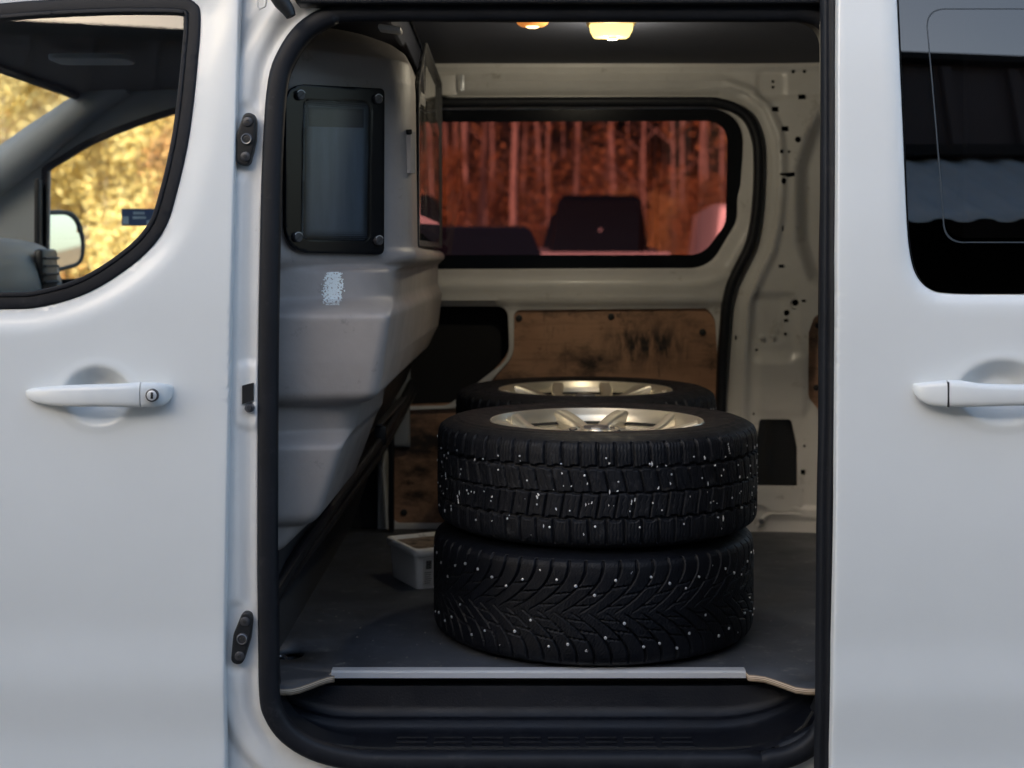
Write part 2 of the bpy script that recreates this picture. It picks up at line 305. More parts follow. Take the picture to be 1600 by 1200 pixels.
def sheet(outline, holes, dfn, grid=0.02, thick=0.004, edge_r=0.0, bstep=0.01, fine=(), amap=None, hole_r=None, back=True):
    """stamped panel: outline and holes in (u, w); dfn gives the depth. amap turns (u, depth, w) into a point."""
    polys = [resample(outline, bstep)] + [resample(h, bstep if (max(p[0] for p in h) - min(p[0] for p in h)) > 0.08 else 0.003) for h in holes]
    o = np.array(polys[0]); x0, z0 = o.min(0); x1, z1 = o.max(0)
    gx, gz = np.meshgrid(np.arange(x0 + grid / 2, x1, grid), np.arange(z0 + grid / 2, z1, grid))
    gx = gx.ravel() + 1e-5 * np.sin(gz.ravel() * 917); gz = gz.ravel()
    for (a, b, c, d, s) in fine:
        k = ~((gx > a) & (gx < c) & (gz > b) & (gz < d)); gx, gz = gx[k], gz[k]
        fx, fz = np.meshgrid(np.arange(a, c, s), np.arange(b, d, s)); gx = np.r_[gx, fx.ravel()]; gz = np.r_[gz, fz.ravel()]
    ok = inside(polys[0], gx, gz)
    for h in polys[1:]: ok &= ~inside(h, gx, gz)
    gx, gz = gx[ok], gz[ok]
    dd = np.full(len(gx), 1e9)
    for h in polys: dd = np.minimum(dd, dist(h, gx, gz))
    keep = dd > bstep * 0.5 if edge_r == 0 else dd > edge_r * 1.25
    gx, gz = gx[keep], gz[keep]
    if edge_r > 0:
        ex, ez = [], []
        for h in polys:
            a = np.array(h); t = np.roll(a, -1, 0) - np.roll(a, 1, 0); t /= (np.linalg.norm(t, axis=1)[:, None] + 1e-9)
            n = np.c_[-t[:, 1], t[:, 0]]
            for k in (0.12, 0.3, 0.6, 1.0):
                for s in (1, -1):
                    q = a + n * s * edge_r * k; ex.append(q[:, 0]); ez.append(q[:, 1])
        ex = np.concatenate(ex); ez = np.concatenate(ez)
        lv = np.tile(np.repeat([0.12, 0.12, 0.3, 0.3, 0.6, 0.6, 1.0, 1.0], 1), 1)
        lvl = np.concatenate([np.repeat([0.12, 0.12, 0.3, 0.3, 0.6, 0.6, 1.0, 1.0], len(h)) for h in polys])
        ok = inside(polys[0], ex, ez)
        for h in polys[1:]: ok &= ~inside(h, ex, ez)
        ex, ez, lvl = ex[ok], ez[ok], lvl[ok]
        de = np.full(len(ex), 1e9)
        for h in polys: de = np.minimum(de, dist(h, ex, ez))
        ok = de > lvl * edge_r * 0.9
        gx = np.r_[gx, ex[ok]]; gz = np.r_[gz, ez[ok]]
    vs = []; es = []
    for h in polys:
        b = len(vs); vs += [Vector(p) for p in h]; es += [(b + i, b + (i + 1) % len(h)) for i in range(len(h))]
    nb = len(vs); vs += [Vector((a, b)) for a, b in zip(gx, gz)]
    rv, re_, rf, ov, oe, of = delaunay_2d_cdt(vs, es, [], 0, 1e-6)
    V = np.array([tuple(v) for v in rv]); T = np.array([f for f in rf if len(f) == 3])
    cx = V[T].mean(1); ok = inside(polys[0], cx[:, 0], cx[:, 1])
    for h in polys[1:]: ok &= ~inside(h, cx[:, 0], cx[:, 1])
    T = T[ok]
    Y = dfn(V[:, 0], V[:, 1])
    if edge_r > 0:
        de = np.full(len(V), 1e9)
        for h in polys: de = np.minimum(de, dist(h, V[:, 0], V[:, 1]))
        d = np.clip(de, 0, edge_r); Y = Y + edge_r - np.sqrt(np.maximum(edge_r ** 2 - (edge_r - d) ** 2, 0))
    # boundary edges
    e = np.r_[T[:, [0, 1]], T[:, [1, 2]], T[:, [2, 0]]]
    key = {}
    for a, b in e:
        k = (min(a, b), max(a, b)); key[k] = None if k in key else (a, b)
    be = [v for v in key.values() if v is not None]
    n = len(V); V3 = np.c_[V[:, 0], Y, V[:, 1]]; V3b = np.c_[V[:, 0], Y + thick, V[:, 1]]
    # orient: CCW in (x,z) seen from -y has normal -y
    a, b, c = V[T[:, 0]], V[T[:, 1]], V[T[:, 2]]
    cr = (b[:, 0] - a[:, 0]) * (c[:, 1] - a[:, 1]) - (b[:, 1] - a[:, 1]) * (c[:, 0] - a[:, 0])
    T[cr < 0] = T[cr < 0][:, ::-1]
    tris = [T]
    if back: tris.append(T[:, ::-1] + n)
    e = np.r_[T[:, [0, 1]], T[:, [1, 2]], T[:, [2, 0]]]; bes = set(map(lambda q: (min(q), max(q)), be))
    sk = [(q[0], q[1]) for q in e if (min(q), max(q)) in bes]
    sk = np.array(sk); tris.append(np.c_[sk[:, 1], sk[:, 0], sk[:, 0] + n]); tris.append(np.c_[sk[:, 1], sk[:, 0] + n, sk[:, 1] + n])
    VV = np.r_[V3, V3b]
    if amap: VV = np.array([amap(*p) for p in VV])
    used = np.unique(np.concatenate([t.ravel() for t in tris])); remap = -np.ones(len(VV), int); remap[used] = np.arange(len(used))
    return np_mesh(VV[used], remap[np.concatenate(tris)])

def sweep(path, prof, closed=False, cap=True):
    """path: 3D points; prof: (a, b) offsets, a = in-plane normal within xz, b = +y"""
    P_ = [Vector(p) for p in path]; N = len(P_); vs = []; fs = []; k = len(prof)
    for i in range(N):
        a = P_[(i - 1) % N] if (closed or i > 0) else P_[i]; b = P_[(i + 1) % N] if (closed or i < N - 1) else P_[i]
        t = (b - a); t.y = 0; t.normalize(); n = Vector((-t.z, 0, t.x))
        for (u, v) in prof: vs.append(P_[i] + n * u + Vector((0, v, 0)))
    for i in range(N if closed else N - 1):
        for j in range(k): fs.append((i * k + j, ((i + 1) % N) * k + j, ((i + 1) % N) * k + (j + 1) % k, i * k + (j + 1) % k))
    if cap and not closed: fs.append(tuple(range(k))); fs.append(tuple((N - 1) * k + j for j in reversed(range(k))))
    bm = bmesh.new(); bv = [bm.verts.new(v) for v in vs]
    for f in fs: bm.faces.new([bv[i] for i in f])
    return frombm(bm)
def tube_bm(bm, path, rad, seg=10, cap=True):
    P_ = [Vector(p) for p in path]; N = len(P_); rr = rad if isinstance(rad, (list, tuple)) else [rad] * N
    t = (P_[1] - P_[0]).normalized(); u = t.orthogonal().normalized(); rings = []
    for i in range(N):
        t2 = (P_[min(i + 1, N - 1)] - P_[max(i - 1, 0)]).normalized(); q = t.rotation_difference(t2); u = (q @ u).normalized(); t = t2; v = t.cross(u)
        rings.append([bm.verts.new(P_[i] + (u * math.cos(2 * math.pi * j / seg) + v * math.sin(2 * math.pi * j / seg)) * rr[i]) for j in range(seg)])
    for i in range(N - 1):
        for j in range(seg): bm.faces.new((rings[i][j], rings[i + 1][j], rings[i + 1][(j + 1) % seg], rings[i][(j + 1) % seg]))
    if cap: bm.faces.new(rings[0]); bm.faces.new(rings[-1][::-1])
def tube(path, rad, seg=10):
    bm = bmesh.new(); tube_bm(bm, path, rad, seg); return frombm(bm)
def box_bm(bm, c, s, bev=0.0, seg=2, rot=None):
    r = bmesh.ops.create_cube(bm, size=1); vs = r['verts']
    for v in vs: v.co = Vector((v.co.x * s[0], v.co.y * s[1], v.co.z * s[2]))
    if bev > 0:
        es = list({e for v in vs for e in v.link_edges}); rr = bmesh.ops.bevel(bm, geom=es, offset=bev, segments=seg, affect='EDGES', profile=0.5)
        vs = list({v for f in rr['faces'] for v in f.verts} | {v for v in vs if v.is_valid})
    Mx = Matrix.Translation(Vector(c)) @ (rot.to_4x4() if rot else Matrix.Identity(4))
    for v in vs: v.co = Mx @ v.co
def box(c, s, bev=0.0, seg=2, rot=None):
    bm = bmesh.new(); box_bm(bm, c, s, bev, seg, rot); return frombm(bm)
def lathe(prof, seg=64, closed_prof=False):
    vs = []; k = len(prof); ang = np.arange(seg) * 2 * math.pi / seg
    for (r, z) in prof: vs.append(np.c_[r * np.cos(ang), r * np.sin(ang), np.full(seg, z)])
    V = np.concatenate(vs); fs = []
    for i in range(k if closed_prof else k - 1):
        i2 = (i + 1) % k; j = np.arange(seg); fs.append(np.c_[i * seg + j, i * seg + (j + 1) % seg, i2 * seg + (j + 1) % seg, i2 * seg + j])
    return np_mesh(V, np.concatenate(fs))
def disc_y(x, y, z, r, h, seg=24, r2=None):
    """short cylinder with its axis along y, front face at y"""
    bm = bmesh.new(); prof = [(0.0, 0), (0.82, 0), (0.96, 0.12), (1.0, 0.35), (1.0, 1.0)]; rings = []
    for a, b in prof:
        if a == 0: continue
        rings.append([bm.verts.new((x + r * a * math.cos(2 * math.pi * j / seg), y + h * b, z + r * a * math.sin(2 * math.pi * j / seg))) for j in range(seg)])
    bm.faces.new(rings[0])
    for i in range(len(rings) - 1):
        for j in range(seg): bm.faces.new((rings[i][j], rings[i + 1][j], rings[i + 1][(j + 1) % seg], rings[i][(j + 1) % seg]))
    bm.faces.new(rings[-1][::-1]); return frombm(bm)
def rings_mesh(rings, cap=True, closed=True):
    bm = bmesh.new(); R_ = [[bm.verts.new(p) for p in r] for r in rings]; k = len(rings[0])
    for i in range(len(R_) - 1):
        for j in range(k if closed else k - 1): bm.faces.new((R_[i][j], R_[i + 1][j], R_[i + 1][(j + 1) % k], R_[i][(j + 1) % k]))
    if cap: bm.faces.new(R_[0]); bm.faces.new(R_[-1][::-1])
    return frombm(bm)
def sdf_rr(X, Z, cx, cz, hw, hh, r):
    qx = np.abs(X - cx) - hw + r; qz = np.abs(Z - cz) - hh + r
    return np.hypot(np.maximum(qx, 0), np.maximum(qz, 0)) + np.minimum(np.maximum(qx, qz), 0) - r

# ================================================================== GROUND, TERRAIN
def gz(x, y):
    t = np.clip((y - 25.5) / 8, 0, 1)
    s = np.where(y < 33.5, 0.5 * t * t * 8 * 0.27, 0.27 * 4 + (y - 33.5) * 0.27)
    return np.minimum(s, 0.27 * 4 + 0.27 * 60 + 0 * y) + np.where(y > 27, 0.25 * np.sin(x * 0.7 + y * 0.3) + 0.15 * np.sin(x * 1.9), 0) * np.clip((y - 27) / 5, 0, 1) - 0.30 * sstep(5, 14, y)
xs = np.unique(np.concatenate([np.linspace(-600, -30, 20), np.linspace(-30, 30, 80), np.linspace(30, 600, 20)]))
ys = np.unique(np.concatenate([np.linspace(-200, 0, 12), np.linspace(0, 60, 90), np.linspace(60, 900, 30)]))
GX, GY = np.meshgrid(xs, ys); GZ = gz(GX, GY); nx, ny = len(xs), len(ys)
ii, jj = np.meshgrid(np.arange(nx - 1), np.arange(ny - 1)); a = (jj * nx + ii).ravel()
g = obj('ground', np_mesh(np.c_[GX.ravel(), GY.ravel(), GZ.ravel()], np.c_[a, a + 1, a + nx + 1, a + nx]), M['ground'], kind='structure')
yx = np.linspace(-90, 90, 61); yy = np.linspace(-70, 24.5, 60); YX, YY = np.meshgrid(yx, yy); YZ = gz(YX, YY) + 0.012
nx2 = len(yx); ii, jj = np.meshgrid(np.arange(nx2 - 1), np.arange(len(yy) - 1)); a = (jj * nx2 + ii).ravel()
obj('yard', np_mesh(np.c_[YX.ravel(), YY.ravel(), YZ.ravel()], np.c_[a, a + 1, a + nx2 + 1, a + nx2]), M['asphalt'], kind='structure')

# ================================================================== THE WORKSHOP BEHIND THE CAMERA (seen in the glass)
ws = thing('workshop_building', 'dark brown clad workshop with grey corrugated awning, mirrored in the van windows', 'building', (0, -9, 0))
def corrugated(x0, x1, pa, pb, pitch, amp, m, name, parent, step=8):
    n = int((x1 - x0) / pitch * step); X = np.linspace(x0, x1, n); rows = 7; V = []
    for k in range(rows):
        t = k / (rows - 1); y = pa[0] + (pb[0] - pa[0]) * t; z = pa[1] + (pb[1] - pa[1]) * t
        V.append(np.c_[X, np.full(n, y), z + amp * np.tanh(2.2 * np.sin(2 * math.pi * X / pitch))])
    V = np.concatenate(V); ii, jj = np.meshgrid(np.arange(n - 1), np.arange(rows - 1)); a = (jj * n + ii).ravel()
    o = obj(name, np_mesh(V, np.c_[a, a + 1, a + n + 1, a + n]), m, parent, sharp=0)
    md = o.modifiers.new('t', 'SOLIDIFY'); md.thickness = 0.01
    o.location = -parent.location if parent else (0, 0, 0); return o
def wobj(*a, **k):
    o = obj(*a, **k); o.location = -o.parent.location; return o
corrugated(0.2, 16, (-5.2, 2.86), (-7.28, 4.3), 0.30, 0.028, M['corr'], 'awning_sheet', ws)
wobj('upper_wall', rings_mesh([[(x, -7.6, 3.9), (x, -7.3, 3.9), (x, -7.3, 6.05 - .07 * x), (x, -7.6, 6.05 - .07 * x)] for x in (-16, 16)]), M['brown'], ws)
for k in range(54): X_ = -15.9 + k * 0.6; H_ = 2.08 - .07 * X_; wobj('wall_seam', box((X_, -7.27, 3.92 + H_ / 2), (0.09, 0.12, H_)), M['brown'], ws, smooth=False)
wobj('roof_trim', rings_mesh([[(x, -8.5, 6.06 - .07 * x), (x, -7.1, 6.06 - .07 * x), (x, -7.1, 6.16 - .07 * x), (x, -8.5, 6.16 - .07 * x)] for x in (-16.2, 16.2)]), M['darkwall'], ws)
wobj('wall_flashing', box((8.1, -7.16, 4.36), (15.8, .30, .16), .01), M['darkwall'], ws)
wobj('back_wall', box((0, -9.4, 3.0), (32, 0.2, 6.0), 0), M['darkwall'], ws)
wobj('roof', rings_mesh([[(x, -14, 5.93 - .07 * x), (x, -8.4, 6.03 - .07 * x), (x, -8.4, 6.13 - .07 * x), (x, -14, 6.03 - .07 * x)] for x in (-16, 16)]), M['darkwall'], ws)
for k in range(7): wobj('post', box((-15 + k * 5, -5.5, 1.6), (0.16, 0.16, 3.3), 0.01), M['darkwall'], ws)

# ================================================================== THE VAN
van = thing(VAN_NAME, 'white panel van with its side door slid open on winter wheels in the load bay', 'van', (0, 0, 0))
def prof(x, z):
    d = 2.52 + 0.055 * np.clip((z - 1.30) / 0.55, 0, 2) ** 1.5
    d = d + 0.018 * np.clip((1.02 - z) / 0.34, 0, 1.2) ** 2
    d = d - 0.010 * sstep(0.75, 0.615, z) + 0.009 * sstep(0.63, 0.52, z)
    return d
# ---- front door (left)
WO = [(-420, 60), (-200, 32), (0, 6), (150, -3), (240, -4), (285, -2), (303, 6), (309, 22), (306, 83), (292, 208), (271, 304), (250, 362), (208, 408), (137, 454), (62, 477), (0, 481), (-180, 484), (-420, 486)]
wo_px = catmull(WO, 5, True)
wo = solve(wo_px, prof)
door_px = [(375, -40), (372, 60), (368, 200), (362, 420), (358, 600), (354, 800), (351, 1000), (352, 1200), (352, 1300), (-700, 1300), (-700, -60), (300, -60)]
dout = solve(door_px, prof)
cupL = (PX(153, 2.52), PZ(618, 2.52))
def door_depth(x, z):
    d = prof(x, z)
    e = np.hypot((x - cupL[0]) / 0.062, (z - cupL[1]) / 0.053)
    d = d + 0.030 * (1 - sstep(0.35, 1.0, e)) ** 0.8 - 0.0012 * sstep(0.25, 0.0, np.abs(e - 1.08))
    dw = dist(wo, x, z)
    d = d + 0.010 * (1 - sstep(0.0, 0.050, dw))
    # pressed step round the window
    return d
fdoor = obj('front_door', sheet(dout, [wo], door_depth, grid=0.02, thick=0.02, edge_r=0.004, bstep=0.012,
            fine=[(cupL[0] - 0.08, cupL[1] - 0.07, cupL[0] + 0.08, cupL[1] + 0.07, 0.004), (-1.2, 1.24, -0.50, 1.44, 0.008)]), M['paint'], van, sharp=50)
def off(path_px, dfn, dd=0.0):
    r = []
    for p in solve(path_px, dfn): r.append((p[0], float(dfn(np.array([p[0]]), np.array([p[1]]))[0]) + dd, p[1]))
    return r
# window seal strip (outer lip and inner lip)
def inset(poly, d):
    a = np.array(poly); t = np.roll(a, -1, 0) - np.roll(a, 1, 0); t /= np.linalg.norm(t, axis=1)[:, None]; n = np.c_[-t[:, 1], t[:, 0]]
    area = 0.5 * np.sum(a[:, 0] * np.roll(a[:, 1], -1) - np.roll(a[:, 0], -1) * a[:, 1])
    if area < 0: n = -n
    return [tuple(p) for p in a + n * d]
def ringsheet(o, i, dfn, thick, name, m, parent, er=0.003):
    return obj(name, sheet(o, [i], dfn, grid=0.02, thick=thick, edge_r=er, bstep=0.01), m, parent, sharp=50)
wi = inset(wo, 0.021)
ringsheet(inset(wo, -0.003), wi, lambda x, z: prof(x, z) + 0.006, 0.014, 'window_seal', M['rubber'], fdoor, 0.004)
ringsheet(inset(wo, 0.0185), inset(wo, 0.027), lambda x, z: prof(x, z) + 0.0035, 0.010, 'inner_seal_lip', M['rubber'], fdoor, 0.002)
obj('window_glass', sheet(inset(wo, 0.012), [], lambda x, z: prof(x, z) + 0.013, grid=0.05, thick=0.0038, bstep=0.02, back=False), M['clearglass'], fdoor)
# handle
def handle(stations, Dskin, name, m, parent, prot=0.034, half=0.013, nseg=20, lift0=True):
    rings = []
    n = len(stations)
    for k, (px, yt, yb, pr) in enumerate(stations):
        D = Dskin - pr; x = PX(px, D); zt, zb = PZ(yt, D), PZ(yb, D); zc, hh = (zt + zb) / 2, (zt - zb) / 2; r = []
        for j in range(nseg):
            a = 2 * math.pi * j / nseg; ca, sa = math.cos(a), math.sin(a); e = 0.62
            r.append((x, D + half * (pr / prot * 0.6 + 0.4) * math.copysign(abs(ca) ** e, ca) + 0.006, zc + hh * math.copysign(abs(sa) ** e, sa)))
        rings.append(r)
    return obj(name, rings_mesh(rings), m, parent, sharp=60)
handle([(40, 611, 617, .004), (44, 608.5, 624, .008), (56, 606, 630, .015), (78, 604, 634, .022), (108, 602, 636, .030), (135, 601, 636, .034), (170, 600, 636, .034), (200, 599, 637, .033), (219, 597.5, 637, .030)], 2.52, 'handle_grip', M['paint'], fdoor)
handle([(220.6, 597.5, 637, .030), (240, 598, 637, .027), (254, 599.5, 634, .022), (262, 601, 629, .016), (267, 603, 622, .010), (270, 606, 614, .005)], 2.52, 'handle_cap', M['paint'], fdoor)
p = P(237, 618, 2.477)
obj('lock_ring', disc_y(p.x, p.y, p.z, 0.0115, 0.006), M['darksteel'], fdoor)
obj('lock_cylinder', disc_y(p.x, p.y - 0.0006, p.z, 0.0092, 0.006), M['alu'], fdoor)
obj('key_slot', box((p.x + .0005, p.y - 0.001, p.z), (0.0045, 0.0015, 0.0115), 0.0008), M['ink'], fdoor)
# ---- side frame (jamb) round the opening
SO = [(405, 560), (404, 850), (406, 985), (408, 1080), (417, 1117), (443, 1152), (486, 1179), (544, 1195), (600, 1200), (800, 1200), (1162, 1199.5), (1190, 1198), (1234, 1191), (1275, 1168), (1300, 1130), (1312, 1080), (1316, 900), (1316, 500), (1316, 120), (1310, 60), (1290, 25), (1250, 10), (1180, 9), (800, 9), (560, 9), (512, 17), (470, 42), (440, 82), (423, 130), (414, 230), (409, 360)]
SO = catmull(SO, 4, True)
def jamb0(x, z): return prof(x, z) + 0.032
so = solve(SO, jamb0)
def jamb(x, z):
    d = jamb0(x, z); di = dist(so, x, z)
    d = d - 0.006 * (1 - sstep(0.004, 0.016, di))          # flange beside the seal
    left = sstep(-0.40, -0.46, x) if hasattr(x, '__len__') else 1
    d = d - 0.009 * sstep(0.020, 0.036, di) * sstep(0.085, 0.055, di) * left
    d = d + 0.004 * sstep(0.060, 0.085, di) * left
    for (px, py, hw, hh) in ((384, 218, .026, .062), (379, 995, .026, .058)):
        s = sdf_rr(x, z, PX(px, 2.56), PZ(py, 2.56), hw, hh, .02)
        d = d + (jamb0(x, z) - 0.004 - d) * (1 - sstep(-0.006, 0.014, s))
    s = sdf_rr(x, z, PX(392, 2.56), PZ(617, 2.56), .017, .055, .015)
    d = d - 0.006 * (1 - sstep(-0.004, 0.012, s))
    d = d - 0.02 * sstep(0.012, 0.05, di) * sstep(1.5, 1.9, z) * sstep(-.47, -.40, x)  # roof side swells
    return d
fr_out = [(-0.56, 2.02), (0.72, 2.02), (0.72, 0.30), (-0.56, 0.30)]
frm = obj('side_frame', sheet(fr_out, [so], jamb, grid=0.02, thick=0.03, edge_r=0.004, bstep=0.008,
          fine=[(-0.53, 0.40, -0.43, 1.90, 0.006), (-0.43, 1.70, -0.30, 1.90, 0.006)]), M['jamb'], van, sharp=50)
# door seal: fat rubber bead all the way round the opening
seal_c = [ (x, float(jamb(np.array([x]), np.array([z]))[0]), z) for x, z in inset(so, 0.017)]
sp = []
for k in range(16):
    a = 2 * math.pi * k / 16; ca, sa = math.cos(a), math.sin(a)
    sp.append((0.0185 * math.copysign(abs(ca) ** .75, ca), -0.004 + 0.016 * math.copysign(abs(sa) ** .8, sa)))
seal_c = [(x, 2.555 + 0.45 * (y - 2.555) - 0.0, z) for x, y, z in seal_c]
obj('door_seal', sweep(seal_c, sp, closed=True), M['rubber'], van, sharp=0)
# dark reveal behind the seal
rev = [(x, y, z) for x, y, z in seal_c]
obj('opening_reveal', sweep([(x, 2.60, z) for x, z in inset(so, 0.006)], [(-0.010, 0), (0.012, 0), (0.012, 0.07), (-0.010, 0.07)], closed=True), M['rubber'], van, sharp=30)
# guide blocks with their three screws
def guide(px, py, tilt, hw, hh, D, m):
    c = P(px, py, D); rot = Matrix.Rotation(R(tilt), 3, 'Y')
    pts = [(-hw * .8, -hh, .012), (hw * .55, -hh, .010), (hw, 0, .03), (hw * .9, hh * .75, .01), (hw * .6, hh, .010), (-hw * .35, hh, .010), (-hw, hh * .1, .03)]
    ol = rounded(pts, 6)
    rt = lambda u, v, w_: tuple(Vector((c.x, 0, c.z)) + rot @ Vector((u, 0, w_)) + Vector((0, v, 0)))
    b = obj('guide_block', sheet(ol, [], lambda x, z: np.full(len(x), D - 0.012), grid=0.006, thick=0.016, edge_r=0.003, bstep=0.004, amap=rt), m, van, sharp=50)
    for k, r_ in ((-0.66, .0085), (0, .0105), (0.66, .0085)):
        q = Vector((c.x, 0, c.z)) + rot @ Vector((hw * 0.12, 0, hh * k))
        obj('screw', disc_y(q.x, D - 0.0150, q.z, r_, 0.006), M['darksteel'], b)
        obj('screw_socket', disc_y(q.x, D - 0.0156, q.z, r_ * 0.45, 0.004, 6), M['ink'], b)
        if k == 0: obj('socket_ring', lathe_ring(q.x, D - 0.0162, q.z, r_ * .78, 0.0011), M['steel'], b)
    return b
def lathe_ring(x, y, z, r, t):
    return tube([(x + r * math.cos(a), y, z + r * math.sin(a)) for a in np.linspace(0, 2 * math.pi, 25)], t, 6)
guide(385.5, 218, 4, 0.0175, 0.047, 2.559, M['blackplastic'])
guide(379, 995, 9, 0.0155, 0.047, 2.555, M['blackplastic'])
q = P(387, 615, 2.537)
obj('striker_slot', sheet([(q.x - .010, q.z - .019), (q.x + .010, q.z - .012), (q.x + .010, q.z + .019), (q.x - .010, q.z + .014)], [], lambda x, z: np.full(len(x), q.y), grid=.01, thick=.01, bstep=.004), M['void'], van)
q = P(389, 638, 2.529)
sb = obj('striker_bolt', disc_y(q.x, q.y, q.z, 0.0085, 0.014, 16), M['steel'], van)
obj('bolt_head', disc_y(q.x + .001, q.y - 0.004, q.z + .001, 0.0052, 0.006, 6), M['darksteel'], sb)
# top rail and its curved stop
rail = obj('door_rail', sheet([(PX(462, 2.53), PZ(4, 2.53)), (0.75, PZ(4, 2.53)), (0.75, PZ(-40, 2.53)), (PX(440, 2.53), PZ(-40, 2.53))], [], lambda x, z: np.full(len(x), 2.535), grid=.03, thick=.05, edge_r=.004), M['blackplastic'], van)
obj('roller_arm', tube([tuple(P(x, y, 2.525)) for x, y in ((432, -30), (434, -8), (441, 4), (450, 16), (455, 26))], [.016, .017, .015, .012, .009], 12), M['blackplastic'], van)
jh = obj('jamb_bracket', tube([tuple(P(x, y, 2.556)) for x, y in ((402, -10), (402, 10), (405, 14), (414, 10), (417, -10))], .0022, 8), M['jamb'], van)
# ---- sliding door (right), standing proud of the side
SD = -0.085
def sprof(x, z): return prof(x, z) + SD
sd_out = solve([(1310, -60), (1309, 100), (1308, 400), (1306, 800), (1301, 1100), (1299, 1300)], sprof)
sd_out = sd_out + [(1.75, 0.32), (1.75, 2.02)]
WR = [(1402, -60), (1404, 0), (1408, 90), (1413, 200), (1419, 340), (1424, 395), (1434, 430), (1455, 452), (1490, 459), (1600, 460), (1900, 460), (2180, 458), (2260, 440), (2290, 390), (2290, -60)]
wr = solve(catmull(WR[:11], 5) + WR[11:], sprof)
cupR = (PX(1566, 2.44), PZ(612, 2.44))
def sdepth(x, z):
    d = sprof(x, z)
    e = np.hypot((x - cupR[0]) / 0.080, (z - cupR[1]) / 0.056)
    d = d + 0.030 * (1 - sstep(0.35, 1.0, e)) ** 0.8 - 0.0012 * sstep(0.25, 0.0, np.abs(e - 1.08))
    dw = dist(wr, x, z)
    return d + 0.006 * (1 - sstep(0.0, 0.014, dw))
sdoor = obj('sliding_door', sheet(sd_out, [wr], sdepth, grid=0.02, thick=0.045, edge_r=0.004, bstep=0.012,
            fine=[(cupR[0] - 0.1, cupR[1] - 0.075, cupR[0] + 0.1, cupR[1] + 0.075, 0.004)]), M['paint'], van, sharp=50)
obj('window_glass', sheet(inset(wr, 0.002), [], lambda x, z: sprof(x, z) + 0.006, grid=0.05, thick=0.004, bstep=0.02, back=False), M['darkglass'], sdoor)
wfr = inset(wr, 0.052)
ringsheet(inset(wr, 0.001), rounded([(PX(1450, 2.5), PZ(24, 2.5), .03), (PX(1466, 2.5), PZ(372, 2.5), .03), (1.42, PZ(372, 2.5), .03), (1.42, PZ(24, 2.5), .03)], 6), lambda x, z: sprof(x, z) + 0.013, 0.003, 'window_frit', M['frit'], sdoor, 0)
ringsheet(rounded([(PX(1443, 2.5), PZ(14, 2.5), .03), (PX(1461, 2.5), PZ(380, 2.5), .03), (1.43, PZ(380, 2.5), .03), (1.43, PZ(14, 2.5), .03)], 6), rounded([(PX(1445, 2.5), PZ(16, 2.5), .03), (PX(1463, 2.5), PZ(378, 2.5), .03), (1.428, PZ(378, 2.5), .03), (1.428, PZ(16, 2.5), .03)], 6), lambda x, z: sprof(x, z) + 0.0055, 0.0006, 'sealant_line', M['sealant'], sdoor, 0)
# inner skin of the sliding door
obj('inner_skin', sheet(rounded([(0.55, 0.36, .03), (1.72, 0.36, .03), (1.72, 1.98, .03), (0.59, 1.98, .03)]), [inset(wr, 0.06)], lambda x, z: sprof(x, z) + 0.05, grid=.06, thick=.006), M['inner'], sdoor)
handle([(1427, 603, 608, .004), (1430, 600.5, 616, .009), (1437, 599, 625, .015), (1452, 597, 633, .021), (1466, 595.5, 635.5, .025), (1479, 594.5, 637, .028)], 2.435, 'handle_cap', M['paint'], sdoor)
handle([(1481.5, 594.2, 637, .028), (1500, 594.5, 636.5, .032), (1530, 599, 636, .034), (1575, 601, 635, .034), (1620, 601, 634, .034), (1660, 600, 634, .032), (1690, 602, 630, .02), (1705, 607, 620, .006)], 2.435, 'handle_grip', M['paint'], sdoor)
q = P(1480.5, 616, 2.408); obj('handle_joint', box((q.x, q.y + .004, q.z), (.0022, .022, .042), 0.0004), M['ink'], sdoor)
# edge seal of the sliding door: ribbed rubber strip
ep = solve([(1295, -60), (1295, 60), (1295, 400), (1293, 650), (1290, 800), (1288, 1000), (1286, 1300)], lambda x, z: sprof(x, z) + 0.03)
ep3 = [(x, float(sprof(np.array([x]), np.array([z]))[0]) + 0.022, z) for x, z in catmull(ep, 6)]
rp = [(-.0125, .024), (-.0145, .012), (-.009, .004), (-.006, .0005), (-.003, .004), (.001, .005), (.004, .001), (.008, -.001), (.011, .003), (.0145, .012), (.0145, .024)]
obj('edge_seal', sweep(ep3, rp), M['rubber'], sdoor, sharp=0)
obj('edge_bead', sweep([(x + .0115, y - .0005, z) for x, y, z in ep3], [(.0025, .004), (0, -.0035), (-.0025, .004)]), M['rubber'], sdoor, sharp=0)

# ---- step well
so_in = inset(so, .006)
def stepmesh():
    # cross section (y, z) swept in x with rounded ends
    sec = [(2.566, .468), (2.578, .497), (2.590, .503), (2.60, .5005), (2.61, .499), (2.66, .498), (2.692, .498), (2.704, .500), (2.710, .506), (2.716, .514), (2.722, .5165), (2.730, .5140), (2.738, .516), (2.744, .535), (2.748, .562), (2.750, .570), (2.78, .570)]
    X = np.linspace(-0.445, 0.60, 150); V = []
    for x in X:
        ex = max(0.0, (-0.30 - x) / 0.16, (x - 0.38) / 0.18); lift = min(1.0, max(0, ex)) ** 2
        for (y, z) in sec:
            t = (y - 2.566) / .2
            if not inside(so_in, np.array([x]), np.array([z + lift * .06]))[0]: y = max(y, 2.61)
            V.append((x, y, z + lift * 0.060 * (1 - (z - .498) / .08 if z > .498 else 1)))
    n = len(sec); nX = len(X); F_ = []
    for i in range(nX - 1):
        for j in range(n - 1): F_.append((i * n + j, (i + 1) * n + j, (i + 1) * n + j + 1, i * n + j + 1))
    return np_mesh(V, F_)
stp = obj('step_well', stepmesh(), M['step'], van, sharp=60)
